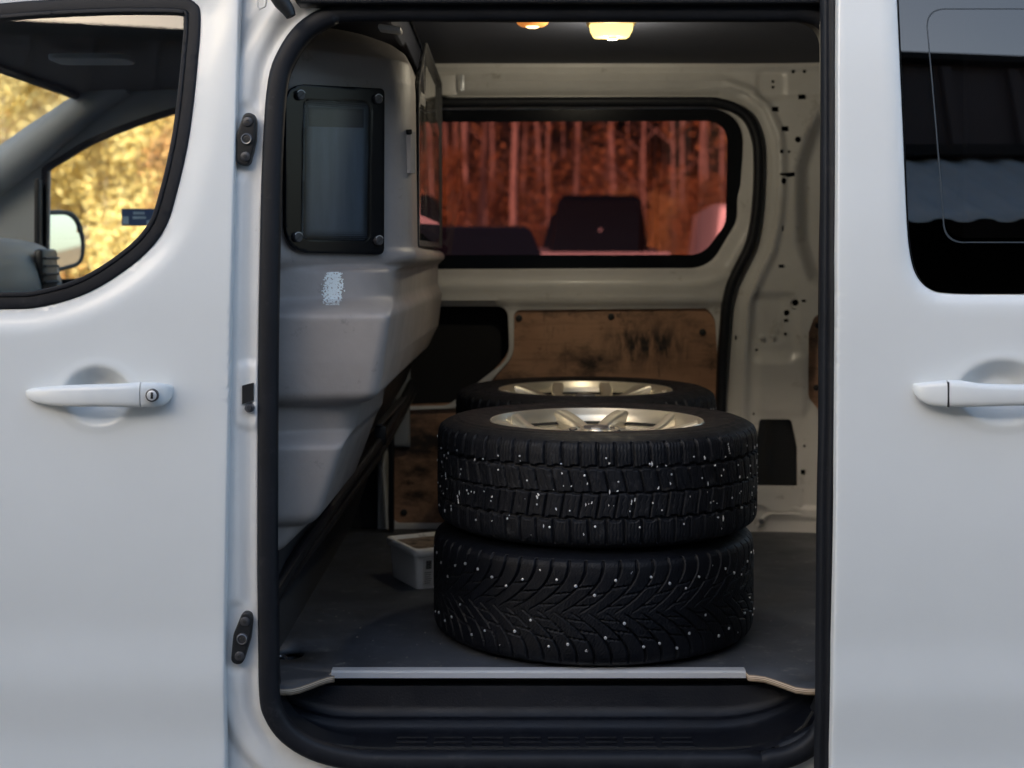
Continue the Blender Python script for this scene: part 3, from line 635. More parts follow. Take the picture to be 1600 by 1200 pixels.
for (yy_, k0) in ((2.610, 0), (2.634, 1), (2.660, 2)):
    for k in range(8):
        x0_ = -0.215 + k * 0.07
        obj('tread_rib', box((x0_ + .03, yy_, .5005), (.058, .0035, .005), .001), M['step'], stp, smooth=False)
obj('step_groove', sweep([(x, 2.597, z) for x, z in [(-.42, .57), (-.405, .545), (-.37, .522), (-.32, .508), (-.26, .5035), (-.2, .5025), (.38, .5025), (.44, .506), (.50, .52), (.53, .545), (.545, .57)]], [(-.0018, -.003), (.0018, -.003), (.0018, .003), (-.0018, .003)]), M['ink'], stp)
obj('sill_panel', box((0.07, 2.64, 0.42), (1.0, .06, .12), .01), M['step'], van)
# ---- cargo floor
FZ = 0.600
fl = [(-1.0, 4.16), (-1.0, 2.75), (-0.56, 2.66), (-0.42, 2.632), (-0.405, 2.634), (-0.392, 2.645), (-0.375, 2.668), (-0.362, 2.688), (-0.349, 2.705), (-0.336, 2.714), (PX(516, 2.742), 2.720), (PX(518, 2.742), 2.742), (PX(1165, 2.742), 2.742), (PX(1167, 2.742), 2.720), (.462, 2.717), (.478, 2.710), (.492, 2.692), (.510, 2.665), (.523, 2.644), (.545, 2.634), (.66, 2.634), (2.0, 2.66), (2.0, 4.16)]
tie = [(PX(452, 2.86) + 0.030 * math.cos(a), 2.862 + 0.042 * math.sin(a)) for a in np.linspace(0, 2 * math.pi, 28, endpoint=False)]
flo = obj('cargo_floor', sheet(fl, [tie], lambda x, y: np.full(len(x), 0.0), grid=.1, thick=.012, bstep=.01, amap=lambda u, v, w_: (u, w_, FZ - v)), M['floor'], van, smooth=False)
flo.data.materials.append(M['plyedge'])
flo.data.flip_normals()
for p_ in flo.data.polygons:
    if abs(p_.normal.z) < 0.3 and p_.center.y < 2.75: p_.material_index = 1
obj('tie_down_cup', sheet([(a, b) for a, b in inset(tie, -0.004)], [], lambda x, y: 0.045 - 0.03 * np.clip(np.hypot((x - tie[0][0] + .03) / .03, (y - 2.862) / .042), 0, 1) ** 3, grid=.008, thick=.002, bstep=.01, amap=lambda u, v, w_: (u, w_, FZ - .003 - v)), M['blackplastic'], flo)
obj('tie_down_ring', tube([(PX(452, 2.86) - .02 + .012 * math.cos(a), 2.87 + .02 * math.sin(a), FZ - .012) for a in np.linspace(0, math.pi, 12)], .003, 8), M['steel'], flo)
xa, xb = PX(518, 2.742), PX(1165, 2.742)
obj('aluminium_edge_trim', rings_mesh([[(x, 2.762, FZ + .0025), (x, 2.745, FZ + .0025), (x, 2.7405, FZ + .001), (x, 2.7400, FZ - .001), (x, 2.7392, FZ - .0015), (x, 2.7392, FZ - .0118), (x, 2.742, FZ - .0118), (x, 2.7425, FZ), (x, 2.762, FZ + .0005)] for x in (xa, xb)]), M['alu'], van, smooth=False)
obj('under_floor', box((.5, 3.47, .562), (3.0, 1.38, .02), 0), M['void'], van)
# ---- ceiling, roof
obj('ceiling_panel', sheet([(-0.24, 2.64), (2.0, 2.64), (2.0, 4.15), (-0.24, 4.15)], [], lambda x, y: -1.945 - 0.012 * np.cos((y - 3.4) * 1.9), grid=.1, thick=-.006, amap=lambda u, v, w_: (u, w_, -v)), M['ceiling'], van)
obj('roof', sheet([(-1.45, 2.56), (2.0, 2.56), (2.0, 4.32), (-1.45, 4.32)], [], lambda x, y: -(2.06 - 0.10 * np.abs((y - 3.44) / .88) ** 3), grid=.08, thick=.004, amap=lambda u, v, w_: (u, w_, -v)), M['paint'], van)
obj('rear_bulkhead_wall', box((2.0, 3.42, 1.3), (.03, 1.7, 1.45), .01), M['inner'], van)
obj('near_rear_side', box((1.42, 2.60, 1.25), (1.2, .03, 1.5), .01), M['paint'], van)
obj('rear_inner_pillar', box((0.80, 2.68, 1.27), (.10, .10, 1.36), .02), M['inner'], van)
# lamps
ld = 3.40
lc = P(955, 50, ld)
lamp = obj('ceiling_lamp', rings_mesh([[(lc.x + sx * a, ld + sy * b, z) for sx, sy in ((-1, -1), (0, -1.06), (1, -1), (1.05, 0), (1, 1), (0, 1.06), (-1, 1), (-1.05, 0))] for a, b, z in ((.056, .034, 1.958), (.056, .034, 1.935), (.052, .031, 1.932))]), M['lampring'], van)
obj('lamp_lens', rings_mesh([[(lc.x + sx * a, ld + sy * b, z) for sx, sy in ((-1, -1), (0, -1.06), (1, -1), (1.05, 0), (1, 1), (0, 1.06), (-1, 1), (-1.05, 0))] for a, b, z in ((.050, .029, 1.934), (.048, .028, 1.920), (.041, .023, 1.906), (.036, .02, 1.903))]), M['lens'], lamp)
lamp.location.z = .009
obj('lamp_catch', box((lc.x + .002, ld - .012, 1.900), (.022, .012, .008), .002), M['lens'], lamp)
pl = bpy.data.objects.new('lamp_light', bpy.data.lights.new('lamp_light', 'POINT')); link(pl, lamp); pl.location = (lc.x, ld, 1.885)
pl.data.energy = 1.8; pl.data.color = (1.0, 0.88, 0.66); pl.data.shadow_soft_size = 0.035
ac = P(832, 44, 3.42)
am = obj('amber_lamp', lathe([(0, 1.927), (.018, 1.927), (.030, 1.929), (.0365, 1.934), (.040, 1.942), (.040, 1.958), (0, 1.958)], 32), M['amber'], van); am.location = (ac.x, 3.42, .014)
ab = obj('amber_bulb', lathe([(0, 1.9235), (.012, 1.9245), (.018, 1.928), (.018, 1.94), (0, 1.94)], 24), M['amberhot'], am)

# ---- far side: body frame with C pillar
DF = 4.12
def fp(pts, D=DF): return [(PX(a, D), PZ(b, D)) for a, b in pts]
seal_px = [(560, 159), (690, 159), (900, 158), (1090, 158), (1125, 160), (1152, 169), (1172, 186), (1184, 215), (1187, 250), (1186, 300), (1182, 344), (1174, 382), (1158, 415), (1144, 445), (1137, 475), (1134, 510), (1130, 564), (1128, 620), (1126, 700), (1124, 834)]
frame_px = [(600, 90)] + [(1500, 90), (1500, 834)] + seal_px[::-1] + [(600, 159)]
frame_px = [(580, 85), (1500, 85), (1500, 836)] + seal_px[::-1]
frame_px[-1] = (580, 159)
fo = fp(frame_px)
sealw = fp(seal_px)
def rect(px, py, w_, h_): return fp([(px - w_ / 2, py - h_ / 2), (px + w_ / 2, py - h_ / 2), (px + w_ / 2, py + h_ / 2), (px - w_ / 2, py + h_ / 2)])
def circ(px, py, r): return fp([(px + r * math.cos(a), py + r * math.sin(a)) for a in np.linspace(0, 2 * math.pi, 14, endpoint=False)])
holes = [rect(1254, 151, 12, 8), rect(1212, 170, 12, 8), rect(1227, 201, 12, 8), circ(1247, 218, 5), rect(1221, 237, 7, 6), circ(1233, 237, 2.4),
         fp([(1217, 271), (1242, 269), (1243, 275), (1232, 277), (1217, 274)]), circ(1224, 283, 5), rect(1223, 357, 3.5, 8), rect(1221, 416, 9, 5),
         circ(1243, 473, 5.2), rect(1255, 470, 7, 4), circ(1230, 489, 4.8), rect(1229, 501, 7, 5), circ(1228, 522, 2.6), circ(1183, 547, 2.2), circ(1178, 647, 2.2),
         circ(1256, 696, 2.2), rect(1254, 737, 7, 7), circ(1252, 765, 2.4), circ(1210, 126, 2.6), circ(1210, 135, 2.6), rect(1151, 528, 3, 7),
         circ(1241, 111, 3), circ(1258, 111, 3),
         rounded([(*q_, r_) for q_, r_ in zip(fp([(1187, 655), (1236, 655), (1245, 700), (1245, 759), (1182, 759), (1182, 690)]), (.008, .012, .03, .002, .002, .03))], 5)]
bigrec = rounded([(*q_, r_) for q_, r_ in zip(fp([(1285, 165), (1330, 150), (1400, 160), (1400, 470), (1300, 470), (1262, 440), (1243, 380), (1243, 260), (1262, 200)]), [.03] * 9)], 6)
plyrec = rounded([(*q_, r_) for q_, r_ in zip(fp([(1272, 490), (1400, 480), (1400, 650), (1285, 650), (1262, 620), (1262, 520)]), [.03] * 6)], 6)
holes.append(plyrec)
relief_rr = [(1207, 131, 22, 24, 14, .006, 5), (1208, 512, 37, 52, 16, .008, 6), (1202, 500, 22, 34, 6, .003, 3), (1222, 600, 40, 46, 14, -.006, 8), (1212, 776, 34, 18, 5, -.006, 3), (1245, 800, 50, 9, 4, -.008, 3)]
def fdepth(x, z):
    d = np.full(len(x), DF); s_ = DF / F
    ds = dist(sealw, x, z, closed=False)
    d = d + 0.030 * (1 - sstep(0.012, 0.045, ds)) - 0.014 * sstep(.045, .055, ds) * sstep(.085, .06, ds)
    for (px, py, hw, hh, r_, h_, soft) in relief_rr:
        q_ = sdf_rr(x, z, PX(px, DF), PZ(py, DF), hw * s_, hh * s_, r_ * s_)
        d = d + h_ * (1 - sstep(-soft * s_, soft * s_, q_))
    ins = inside(bigrec, x, z); dr = dist(bigrec, x, z); dr = np.where(ins, -dr, dr)
    d = d + 0.055 * (1 - sstep(-0.05, 0.008, dr))
    px_ = x / s_ + CX; py_ = CY - (z - EYE) / s_
    d = d + 0.008 * np.exp(-((px_ - 1262) / 8) ** 2) * sstep(540, 575, py_) * sstep(665, 640, py_)
    d = d + np.clip((px_ - 1190) / 110, 0, 1) ** 2 * -0.03 + 0.02 * np.clip((260 - py_) / 160, 0, 1)
    d = d - 0.012 * sstep(112, 104, py_) + .004 * np.exp(-((py_ - 147) / 3) ** 2)
    d = d + .0008 * np.sin(x * 23) * np.sin(z * 17)
    return d
pil = obj('far_body_frame', sheet(fo, holes, fdepth, grid=0.013, thick=0.012, edge_r=0.0, bstep=0.009,
          fine=[(PX(1140, DF), PZ(836, DF), PX(1300, DF), PZ(100, DF), 0.0055)]), M['inner'], van, sharp=40)
pil.data.materials.append(M['inner'])
# cavity skin behind the frame
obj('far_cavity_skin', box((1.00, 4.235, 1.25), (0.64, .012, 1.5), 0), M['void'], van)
pbx = obj('pillar_cover', sheet(fp([(1180, 650), (1250, 650), (1250, 764), (1180, 764)]), [], lambda x, z: DF + .022 - .012 * sstep(.80, .7, x) - .006 * np.exp(-((x - .735) / .004) ** 2), grid=.006, thick=.01), M['blackplastic'], van)
obj('ply_lining_far', sheet(rounded([(PX(1262, DF) , .93, .02), (1.3, .93, .02), (1.3, 1.25, .02), (PX(1266, DF), 1.25, .02)]), [], lambda x, z: np.full(len(x), DF + .022), grid=.05, thick=.008), M['ply'], van)
for (a_, b_) in ((1279, 509), (1276, 606)):
    q = P(a_, b_, DF + .018); obj('panel_clip', disc_y(q.x, q.y, q.z, .009, .006, 12), M['ink'], van)
for (a_, b_, r_) in ((1190, 526, 4.5), (1208, 526, 3.5), (1243, 473, 9), (1224, 283, 8), (1190, 815, 6)):
    q = P(a_, b_, DF - .003)
    if r_ > 5: obj('pressed_ring', lathe_ring(q.x, q.y, q.z, r_ * DF / F, .0015), M['inner'], pil)
    else: obj('pressed_dimple', disc_y(q.x, q.y, q.z, r_ * DF / F, .004, 14), M['inner'], pil)
obj('bracket_plate', sheet(fp([(1180, 761), (1253, 761), (1253, 790), (1246, 797), (1205, 797), (1190, 788), (1180, 786)]), [rect(1221, 776, 4, 7), circ(1213, 776, 3), rect(1212, 763, 4, 2)], lambda x, z: np.full(len(x), DF - .014), grid=.02, thick=.003, bstep=.004), M['inner'], pil)
obj('floor_channel', tube([tuple(P(x, y, DF - .012)) for x, y in ((1183, 822), (1196, 806), (1206, 802), (1262, 804), (1282, 812))], .006, 8), M['inner'], pil)
q = P(1190, 815, DF - .02); obj('floor_bolt', disc_y(q.x, q.y, q.z, .008, .012, 12), M['steel'], pil)
# far door seal
obj('far_door_seal', sweep([(x, DF + .002, z) for x, z in catmull(sealw, 5)], [(-.013, .035), (-.013, .002), (-.008, -.006), (.008, -.006), (.013, .002), (.013, .035)]), M['rubber'], van, sharp=0)
# ---- far sliding door
DD = 4.165
win_out = rounded([(*q_, r_) for q_, r_ in zip([(PX(a, DD + .03), PZ(b, DD + .03)) for a, b in ((600, 179), (1154, 177), (1152, 345), (1108, 419), (600, 421))], (.0, .085, .07, .09, 0))], 8)
door_in_px = [(590, 162), (900, 162), (1090, 162), (1122, 165), (1147, 174), (1166, 190), (1178, 218), (1180, 250), (1179, 300), (1175, 340), (1166, 378), (1151, 411), (1138, 441), (1131, 475), (1128, 510), (1124, 564), (1122, 620), (1120, 700), (1118, 836), (590, 836)]
hole_dark = rounded([(*q_, r_) for q_, r_ in zip(fp([(600, 479), (793, 479), (796, 560), (700, 634), (600, 636)], DD), (0, .03, .07, .05, 0))], 7)
hole_ply = rounded([(*q_, r_) for q_, r_ in zip(fp([(803, 485), (1106, 482), (1118, 500), (1122, 560), (1116, 800), (740, 800), (740, 626), (803, 556)], DD), (.02, .02, .05, .1, .02, .02, .04, .07))], 7)
hole_low = rounded([(*q_, r_) for q_, r_ in zip(fp([(612, 642), (728, 638), (728, 818), (614, 818)], DD), (.02, .02, .02, .02))], 5)
dwo = fp(door_in_px, DD)
def ddepth(x, z):
    d = np.full(len(x), DD)
    dw = dist(win_out, x, z)
    d = d + 0.03 * (1 - sstep(.004, .03, dw)) - 0.006 * sstep(.03, .04, dw) * sstep(.075, .05, dw) * 1.0
    py_ = CY - (z - EYE) * F / DD
    d = d - 0.016 * sstep(423, 430, py_) * sstep(480, 468, py_)
    for h in (hole_ply, hole_dark): d = d + .004 * (1 - sstep(.003, .012, dist(h, x, z)))
    return d + .0007 * np.sin(x * 31) * np.sin(z * 21)
fdr = obj('far_sliding_door', sheet(dwo, [win_out, hole_dark, hole_ply, hole_low], ddepth, grid=0.013, thick=0.008, edge_r=0.003, bstep=0.009), M['inner'], van, sharp=45)
obj('outer_skin', sheet([(-.45, .5), (.72, .5), (.72, 1.95), (-.45, 1.95)], [win_out], lambda x, z: np.full(len(x), 4.24), grid=.1, thick=.006, bstep=.02), M['void'], fdr)
see = rounded([(*q_, r_) for q_, r_ in zip([(PX(a, 4.22), PZ(b, 4.22)) for a, b in ((600, 193), (1134, 191), (1133, 350), (1098, 398), (600, 399))], (0, .06, .06, .07, 0))], 8)
ringsheet(inset(win_out, -.012), see, lambda x, z: 4.208 - (z - 1.44) * .09, .004, 'window_frit', M['frit'], fdr, 0)
obj('window_glass', sheet(inset(win_out, -.012), [], lambda x, z: 4.215 - (z - 1.44) * .09, grid=.2, thick=.004, bstep=.05, back=False), M['redglass'], fdr)
pp = obj('plywood_panel', sheet(inset(hole_ply, -.015), [], lambda x, z: np.full(len(x), DD + .014), grid=.1, thick=.008), M['ply'], fdr)
for a_, b_ in ((811, 497), (955, 495), (1098, 519)):
    q = P(a_, b_, DD + .009); obj('panel_clip', disc_y(q.x, q.y, q.z, .0098, .006, 16), M['ink'], fdr)
obj('plywood_panel', sheet(inset(hole_low, -.015), [], lambda x, z: np.full(len(x), DD + .014), grid=.1, thick=.008), M['ply'], fdr, label='lower plywood panel behind the tub')
q = P(631, 801, DD + .009); obj('panel_clip', disc_y(q.x, q.y, q.z, .0098, .006, 16), M['ink'], fdr)
# roof-side fittings over the far window
q = P(722, 130, 4.08); obj('wall_latch', box(tuple(q), (.012, .02, .048), .003), M['alu'], van)
q = P(700, 133, 4.10); obj('latch_plate', box(tuple(q), (.055, .012, .06), .003), M['inner'], van)

# ---- bulkhead
def plan(S, C, rc, E):
    S, C, E = map(lambda p: np.array(p, float), (S, C, E)); u = (S - C); lu = np.linalg.norm(u); u /= lu; v = (E - C); lv = np.linalg.norm(v); v /= lv
    t = min(rc, lu * .9); p, q_ = C + u * t, C + v * t; out = [S + (p - S) * k / 6 for k in range(6)]
    for k in range(9): s = k / 8; out.append((1 - s) ** 2 * p + 2 * s * (1 - s) * C + s * s * q_)
    out += [q_ + (E - q_) * k / 6 for k in range(1, 7)]
    return out
U = (-.47, 2.640); lev = []
def L_(z, S, C, rc, E): lev.append([(p_[0], p_[1], z) for p_ in plan(S, C, rc, E)])
L_(1.860, (-.47, 2.80), (-.30, 3.0), .10, (-.30, 4.10))
L_(1.838, (-.47, 2.74), (-.25, 2.94), .12, (-.25, 4.10))
L_(1.815, (-.47, 2.68), (-.222, 2.89), .12, (-.228, 4.10))
L_(1.785, (-.47, 2.640), (-.208, 2.862), .065, (-.222, 4.10))
L_(1.74, (-.47, 2.625), (-.203, 2.852), .065, (-.222, 4.10))
L_(1.55, (-.47, 2.620), (-.200, 2.850), .065, (-.222, 4.10))
L_(1.412, (-.47, 2.615), (-.198, 2.848), .065, (-.222, 4.10))
L_(1.402, (-.47, 2.612), (-.190, 2.845), .05, (-.192, 4.10))
L_(1.384, (-.47, 2.612), (-.190, 2.845), .05, (-.192, 4.10))
L_(1.376, (-.47, 2.622), (-.205, 2.84), .12, (-.205, 4.10))
L_(1.368, (-.47, 2.642), (-.228, 2.76), .10, (-.212, 4.10))
L_(1.315, (-.47, 2.645), (-.232, 2.74), .09, (-.212, 4.10))
L_(1.302, (-.47, 2.640), (-.230, 2.70), .07, (-.208, 4.10))
L_(1.293, (-.47, 2.618), (-.224, 2.632), .025, (-.202, 4.10))
L_(1.283, (-.47, 2.612), (-.223, 2.625), .022, (-.200, 4.10))
L_(1.20, (-.47, 2.612), (-.236, 2.628), .03, (-.206, 4.0))
L_(1.142, (-.47, 2.616), (-.246, 2.634), .03, (-.232, 3.93))
L_(1.126, (-.47, 2.622), (-.258, 2.642), .03, (-.262, 3.15))
L_(1.118, (-.47, 2.645), (-.285, 2.68), .05, (-.28, 3.15))
L_(1.068, (-.47, 2.648), (-.298, 2.69), .05, (-.285, 3.15))
L_(1.056, (-.47, 2.640), (-.308, 2.665), .035, (-.292, 3.15))
L_(1.049, (-.47, 2.620), (-.311, 2.636), .02, (-.298, 3.15))
L_(1.040, (-.47, 2.616), (-.313, 2.632), .02, (-.300, 3.15))
L_(.920, (-.47, 2.618), (-.352, 2.636), .03, (-.345, 3.15))
L_(.903, (-.47, 2.622), (-.364, 2.642), .03, (-.36, 3.15))
L_(.896, (-.47, 2.64), (-.380, 2.655), .03, (-.37, 3.15))
L_(.845, (-.47, 2.645), (-.432, 2.655), .02, (-.42, 3.15))
lev2 = []
for i in range(len(lev) - 1):
    A_, B_ = np.array(lev[i]), np.array(lev[i + 1]); dz = abs(A_[0, 2] - B_[0, 2]); lev2.append(lev[i])
    if dz > .02:
        for f in (.0035 / dz, .5, 1 - .0035 / dz): lev2.append([tuple(q_) for q_ in A_ + (B_ - A_) * f])
lev2.append(lev[-1]); lev = lev2
V = []; k = len(lev[0])
for l in lev: V += l
Fq = []
for i in range(len(lev) - 1):
    for j in range(k - 1): Fq.append((i * k + j, (i + 1) * k + j, (i + 1) * k + j + 1, i * k + j + 1))
V.append((-.6, 3.0, 1.87)); c0 = len(V) - 1; V.append((-.6, 3.0, .84)); c1 = len(V) - 1
bm = bmesh.new(); bv = [bm.verts.new(p_) for p_ in V]
for f in Fq: bm.faces.new([bv[i] for i in f])
for j in range(k - 1):
    bm.faces.new((bv[c0], bv[j], bv[j + 1])); b0 = (len(lev) - 1) * k; bm.faces.new((bv[c1], bv[b0 + j + 1], bv[b0 + j]))
bulk = obj('bulkhead', frombm(bm), M['bulk'], van, sharp=0)
md = bulk.modifiers.new('s', 'SUBSURF'); md.levels = 1; md.render_levels = 1
obj('bulkhead_core', box((-.52, 3.42, 1.35), (.06, 1.50, 1.20), .01), M['trimdark'], van)
obj('bulkhead_header', box((-.45, 3.30, 1.93), (.40, 1.30, .10), .01), M['ceiling'], van)
obj('header_bracket', box(tuple(P(610, 46, 2.82)), (.045, .05, .010), .003, rot=Matrix.Rotation(R(8), 3, 'Y')), M['inner'], van)
# window on the slanted nose: local u along the slope, w = z
A = Vector((-.445, 2.628)); B = Vector((-.235, 2.807)); ud = (B - A).normalized(); nn = Vector((ud.y, -ud.x))
def nose(u, v, w_): q_ = A + ud * u - nn * v; return (q_.x, q_.y, w_)
def upx(px):   # u of the slope seen at a pixel column
    k = (px - CX) / F; return (k * A.y - A.x) / (ud.x - k * ud.y)
def npt(px, py, r_=0):
    u = upx(px); D = (A + ud * u).y; return (u, PZ(py, D), r_)
nw_o = rounded([npt(441, 131, .035), npt(596, 139, .012), npt(596, 397, .012), npt(441, 397, .045)], 8)
nw_o = rounded([npt(442, 131, .04), npt(597, 139, .010), npt(596, 398, .012), npt(441, 394, .05)], 8)
nw_i = rounded([npt(471, 157, .012), npt(574, 161, .012), npt(572, 376, .012), npt(467, 373, .012)], 6)
zf = lambda x, z: np.full(len(x), -.010)
nwin = obj('bulkhead_window', sheet(nw_o, [nw_i], zf, grid=.005, thick=.006, edge_r=.0015, bstep=.005, amap=nose), M['frit'], van, sharp=50)
obj('window_pane', sheet(inset(nw_i, -.002), [], lambda x, z: np.full(len(x), -.010), grid=.1, thick=.003, amap=nose), M['bulkglass'], nwin)
obj('pane_backing', sheet(inset(nw_i, -.004), [], lambda x, z: np.full(len(x), -.0045) , grid=.1, thick=.002, amap=nose), mat('cab_blind_grey', (.34, .38, .42), .8, spec=.1, var=.25, vscale=7, bump=.004, bscale=6, stretch=(4, 4, .5)), nwin)
bt_ = rounded([npt(480, 168), npt(566, 171), npt(566, 200), npt(480, 198)], 1)
obj('blind_top', sheet(bt_, [], lambda x, z: np.full(len(x), -.0052), grid=.1, thick=.001, amap=nose), M['trimdark'], nwin)
# printed dot fringe of the pane: rings of small dots
bm = bmesh.new(); a_ = np.array(nw_i); x0_, z0_ = a_.min(0); x1_, z1_ = a_.max(0)
st = .0042
for i in range(-4, 60):
    for j in range(-6, 90):
        u = x0_ + i * st + (j % 2) * st / 2; z = z0_ + j * st * .87
        if not inside(nw_i, np.array([u]), np.array([z]))[0]: continue
        d_ = dist(nw_i, np.array([u]), np.array([z]))[0]
        if d_ > .018: continue
        s = .0024 * (1 - d_ / .024)
        p4 = [nose(u + dx * s, -.0130, z + dz * s) for dx, dz in ((-1, -.0), (-.5, -.87), (.5, -.87), (1, 0), (.5, .87), (-.5, .87))]
        bm.faces.new([bm.verts.new(p_) for p_ in p4])
obj('dot_fringe', frombm(bm), M['frit'], nwin, kind='stuff', smooth=False)
for a_, b_ in ((463, 150), (584, 156), (459, 371), (585, 376)):
    u, z, _ = npt(a_, b_); bm = bmesh.new(); rr_ = []
    for (r_, h_) in ((.0090, -.010), (.0090, -.0165), (.0075, -.0180), (.0001, -.0180)):
        rr_.append([bm.verts.new(nose(u + r_ * math.cos(t), h_, z + r_ * math.sin(t))) for t in np.linspace(0, 2 * math.pi, 18, endpoint=False)])
    for i in range(3):
        for j in range(18): bm.faces.new((rr_[i][j], rr_[i + 1][j], rr_[i + 1][(j + 1) % 18], rr_[i][(j + 1) % 18]))
    sc_ = obj('screw', frombm(bm), M['darksteel'], nwin)
    c_ = nose(u, -.0183, z)
    obj('screw_ring', tube([nose(u + .0095 * math.cos(t), -.0175, z + .0095 * math.sin(t)) for t in np.linspace(0.5, 2.6, 12)], .0007, 6), M['alu'], nwin)
    obj('screw_slot', rings_mesh([[nose(u + dx, v_, z + dz) for dx, dz in ((-.006, -.004), (-.005, -.0055), (.006, .004), (.005, .0055))] for v_ in (-.0180, -.0188)]), M['ink'], nwin)
# finger recess at the corner
q = P(636, 238, 2.872)
obj('corner_clip', rings_mesh([[(q.x + dx, q.y - dy, z) for dx, dy in ((-.012, 0), (-.004, .008), (.008, .008), (.016, -.01), (.0, -.02))] for z in (q.z - .042, q.z - .036, q.z + .036, q.z + .042)]), M['bulk'], bulk)
obj('clip_recess', box((q.x + .003, q.y - .009, q.z + .040), (.018, .004, .010), .002, rot=Matrix.Rotation(R(-35), 3, 'Z')), M['void'], bulk)
# perspex side screen
gp = rounded([(3.07, 1.415, .01), (4.08, 1.415, .01), (4.08, 1.885, .02), (3.36, 1.895, .04), (3.07, 1.76, .04)], 6)
side = lambda u, v, w_: (-.206 + v, u, w_)
scr = obj('perspex_screen', sheet(gp, [], lambda x, z: np.full(len(x), 0.0), grid=.2, thick=.004, amap=side), M['perspex'], van, smooth=False)
obj('screen_edge', sheet(gp, [inset(gp, .006)], lambda x, z: np.full(len(x), -.003), grid=.1, thick=.010, bstep=.02, amap=side), M['trimdark'], scr, smooth=False)
obj('screen_post', box((-.208, 3.995, 1.65), (.012, .025, .47), .003), M['blackplastic'], van)
# splash of white paint on the moulding
from mathutils import noise as mnoise
bpy.context.view_layer.update(); bulk_ev = bulk.evaluated_get(bpy.context.evaluated_depsgraph_get())
def on_bulk(px_, py_):
    d_ = Vector(((px_ - CX) / F, 1, -(py_ - CY) / F)).normalized(); h_ = bulk_ev.ray_cast(Vector((0, 0, EYE)), d_); return h_[1] + h_[2].normalized() * .0006 * (-1 if h_[2].dot(d_) > 0 else 1), h_[2]
bm = bmesh.new(); stp_ = .00085
for i in range(70):
    for j in range(95):
        px_ = 497 + i * .73; py_ = 423 + j * .62; t_ = (py_ - 425) / 52
        if not 0 < t_ < 1: continue
        half = 13 + 5 * math.sin(t_ * 3.0); e_ = abs(px_ - 521 + 2 * t_) / half
        v_ = .5 + .5 * mnoise.noise(Vector((px_ * .30, py_ * .34, 1))) + .35 * mnoise.noise(Vector((px_ * .8, py_ * .8, 5)))
        if v_ < .33 + .45 * e_ ** 3 + .10 * t_ * 0: continue
        if e_ > 1.25: continue
        q, nq = on_bulk(px_, py_); up_ = nq.cross(Vector((1, 0, 0))).normalized(); up_ = up_ if up_.z > 0 else -up_; s_ = .00066
        bm.faces.new([bm.verts.new(q + Vector((1, 0, 0)) * (dx * s_) + up_ * (dz * s_)) for dx, dz in ((-1, -.8), (1, -.9), (1.1, .8), (-.9, .9))])
spl = frombm(bm)
M['palepaint'] = mat('pale_paint_smear', (.80, .88, .90), .7)
o = obj('paint_smear', spl, M['palepaint'], bulk, kind='stuff', smooth=False)
SMEAR = o
# tubes and bracket beneath the moulding
obj('seat_rail_tube', tube(catmull([(-.45, 2.66, .755), (-.425, 2.9, .80), (-.38, 3.3, .865), (-.335, 3.65, .925), (-.30, 3.9, .99), (-.285, 4.08, 1.03)], 5), .013, 10), M['blackplastic'], van)
obj('seat_rail_tube', tube(catmull([(-.47, 2.66, .715), (-.44, 2.9, .755), (-.39, 3.3, .82), (-.345, 3.65, .88), (-.305, 3.88, .955), (-.28, 4.08, 1.01)], 5), .011, 10), M['blackplastic'], van, label='lower of the two black tubes')
p0, p1 = P(592, 664, 3.62), P(638, 612, 4.0); dv = (p1 - p0)
obj('flat_bar', box(tuple((p0 + p1) / 2), (.018, dv.length, .006), .001, rot=dv.to_track_quat('Y', 'Z').to_matrix()), M['steel'], van)
q = P(595, 680, 3.64); obj('bar_bracket', box(tuple(q), (.03, .03, .05), .006), M['blackplastic'], van)
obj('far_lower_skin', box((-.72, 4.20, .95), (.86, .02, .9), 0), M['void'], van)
obj('bulkhead_shade_block', rings_mesh([[(-.5, 3.12, .80), (-.5, 3.12, 1.122), (-.30, 3.12, 1.122), (-.315, 3.12, 1.04), (-.40, 3.12, .86)], [(-.5, 4.06, .80), (-.5, 4.06, 1.122), (-.27, 4.06, 1.122), (-.30, 4.06, 1.04), (-.40, 4.06, .88)]]), M['blackplastic'], van, sharp=30)  # added block, black to stand in for shade under the back of the bulkhead
obj('seat_box', box((-.53, 3.42, .72), (.04, 1.5, .24), .01), M['trimdark'], van)
obj('bulkhead_skirt', rings_mesh([[(-.50, 2.66, .60), (-.50, 2.66, .86), (-.44, 2.66, .84), (-.47, 2.66, .60)], [(-.50, 4.12, .60), (-.50, 4.12, 1.1), (-.33, 4.12, .98), (-.47, 4.12, .60)]]), M['trimdark'], van)
obj('cable', tube([tuple(P(x, y, 4.11)) for x, y in ((602, 700), (599, 735), (602, 780), (605, 826))], .006, 8), M['cable'], van)
obj('far_corner_post', box((PX(611, 4.11), 4.12, .85), (.016, .03, .5), .004), M['rubber'], van)

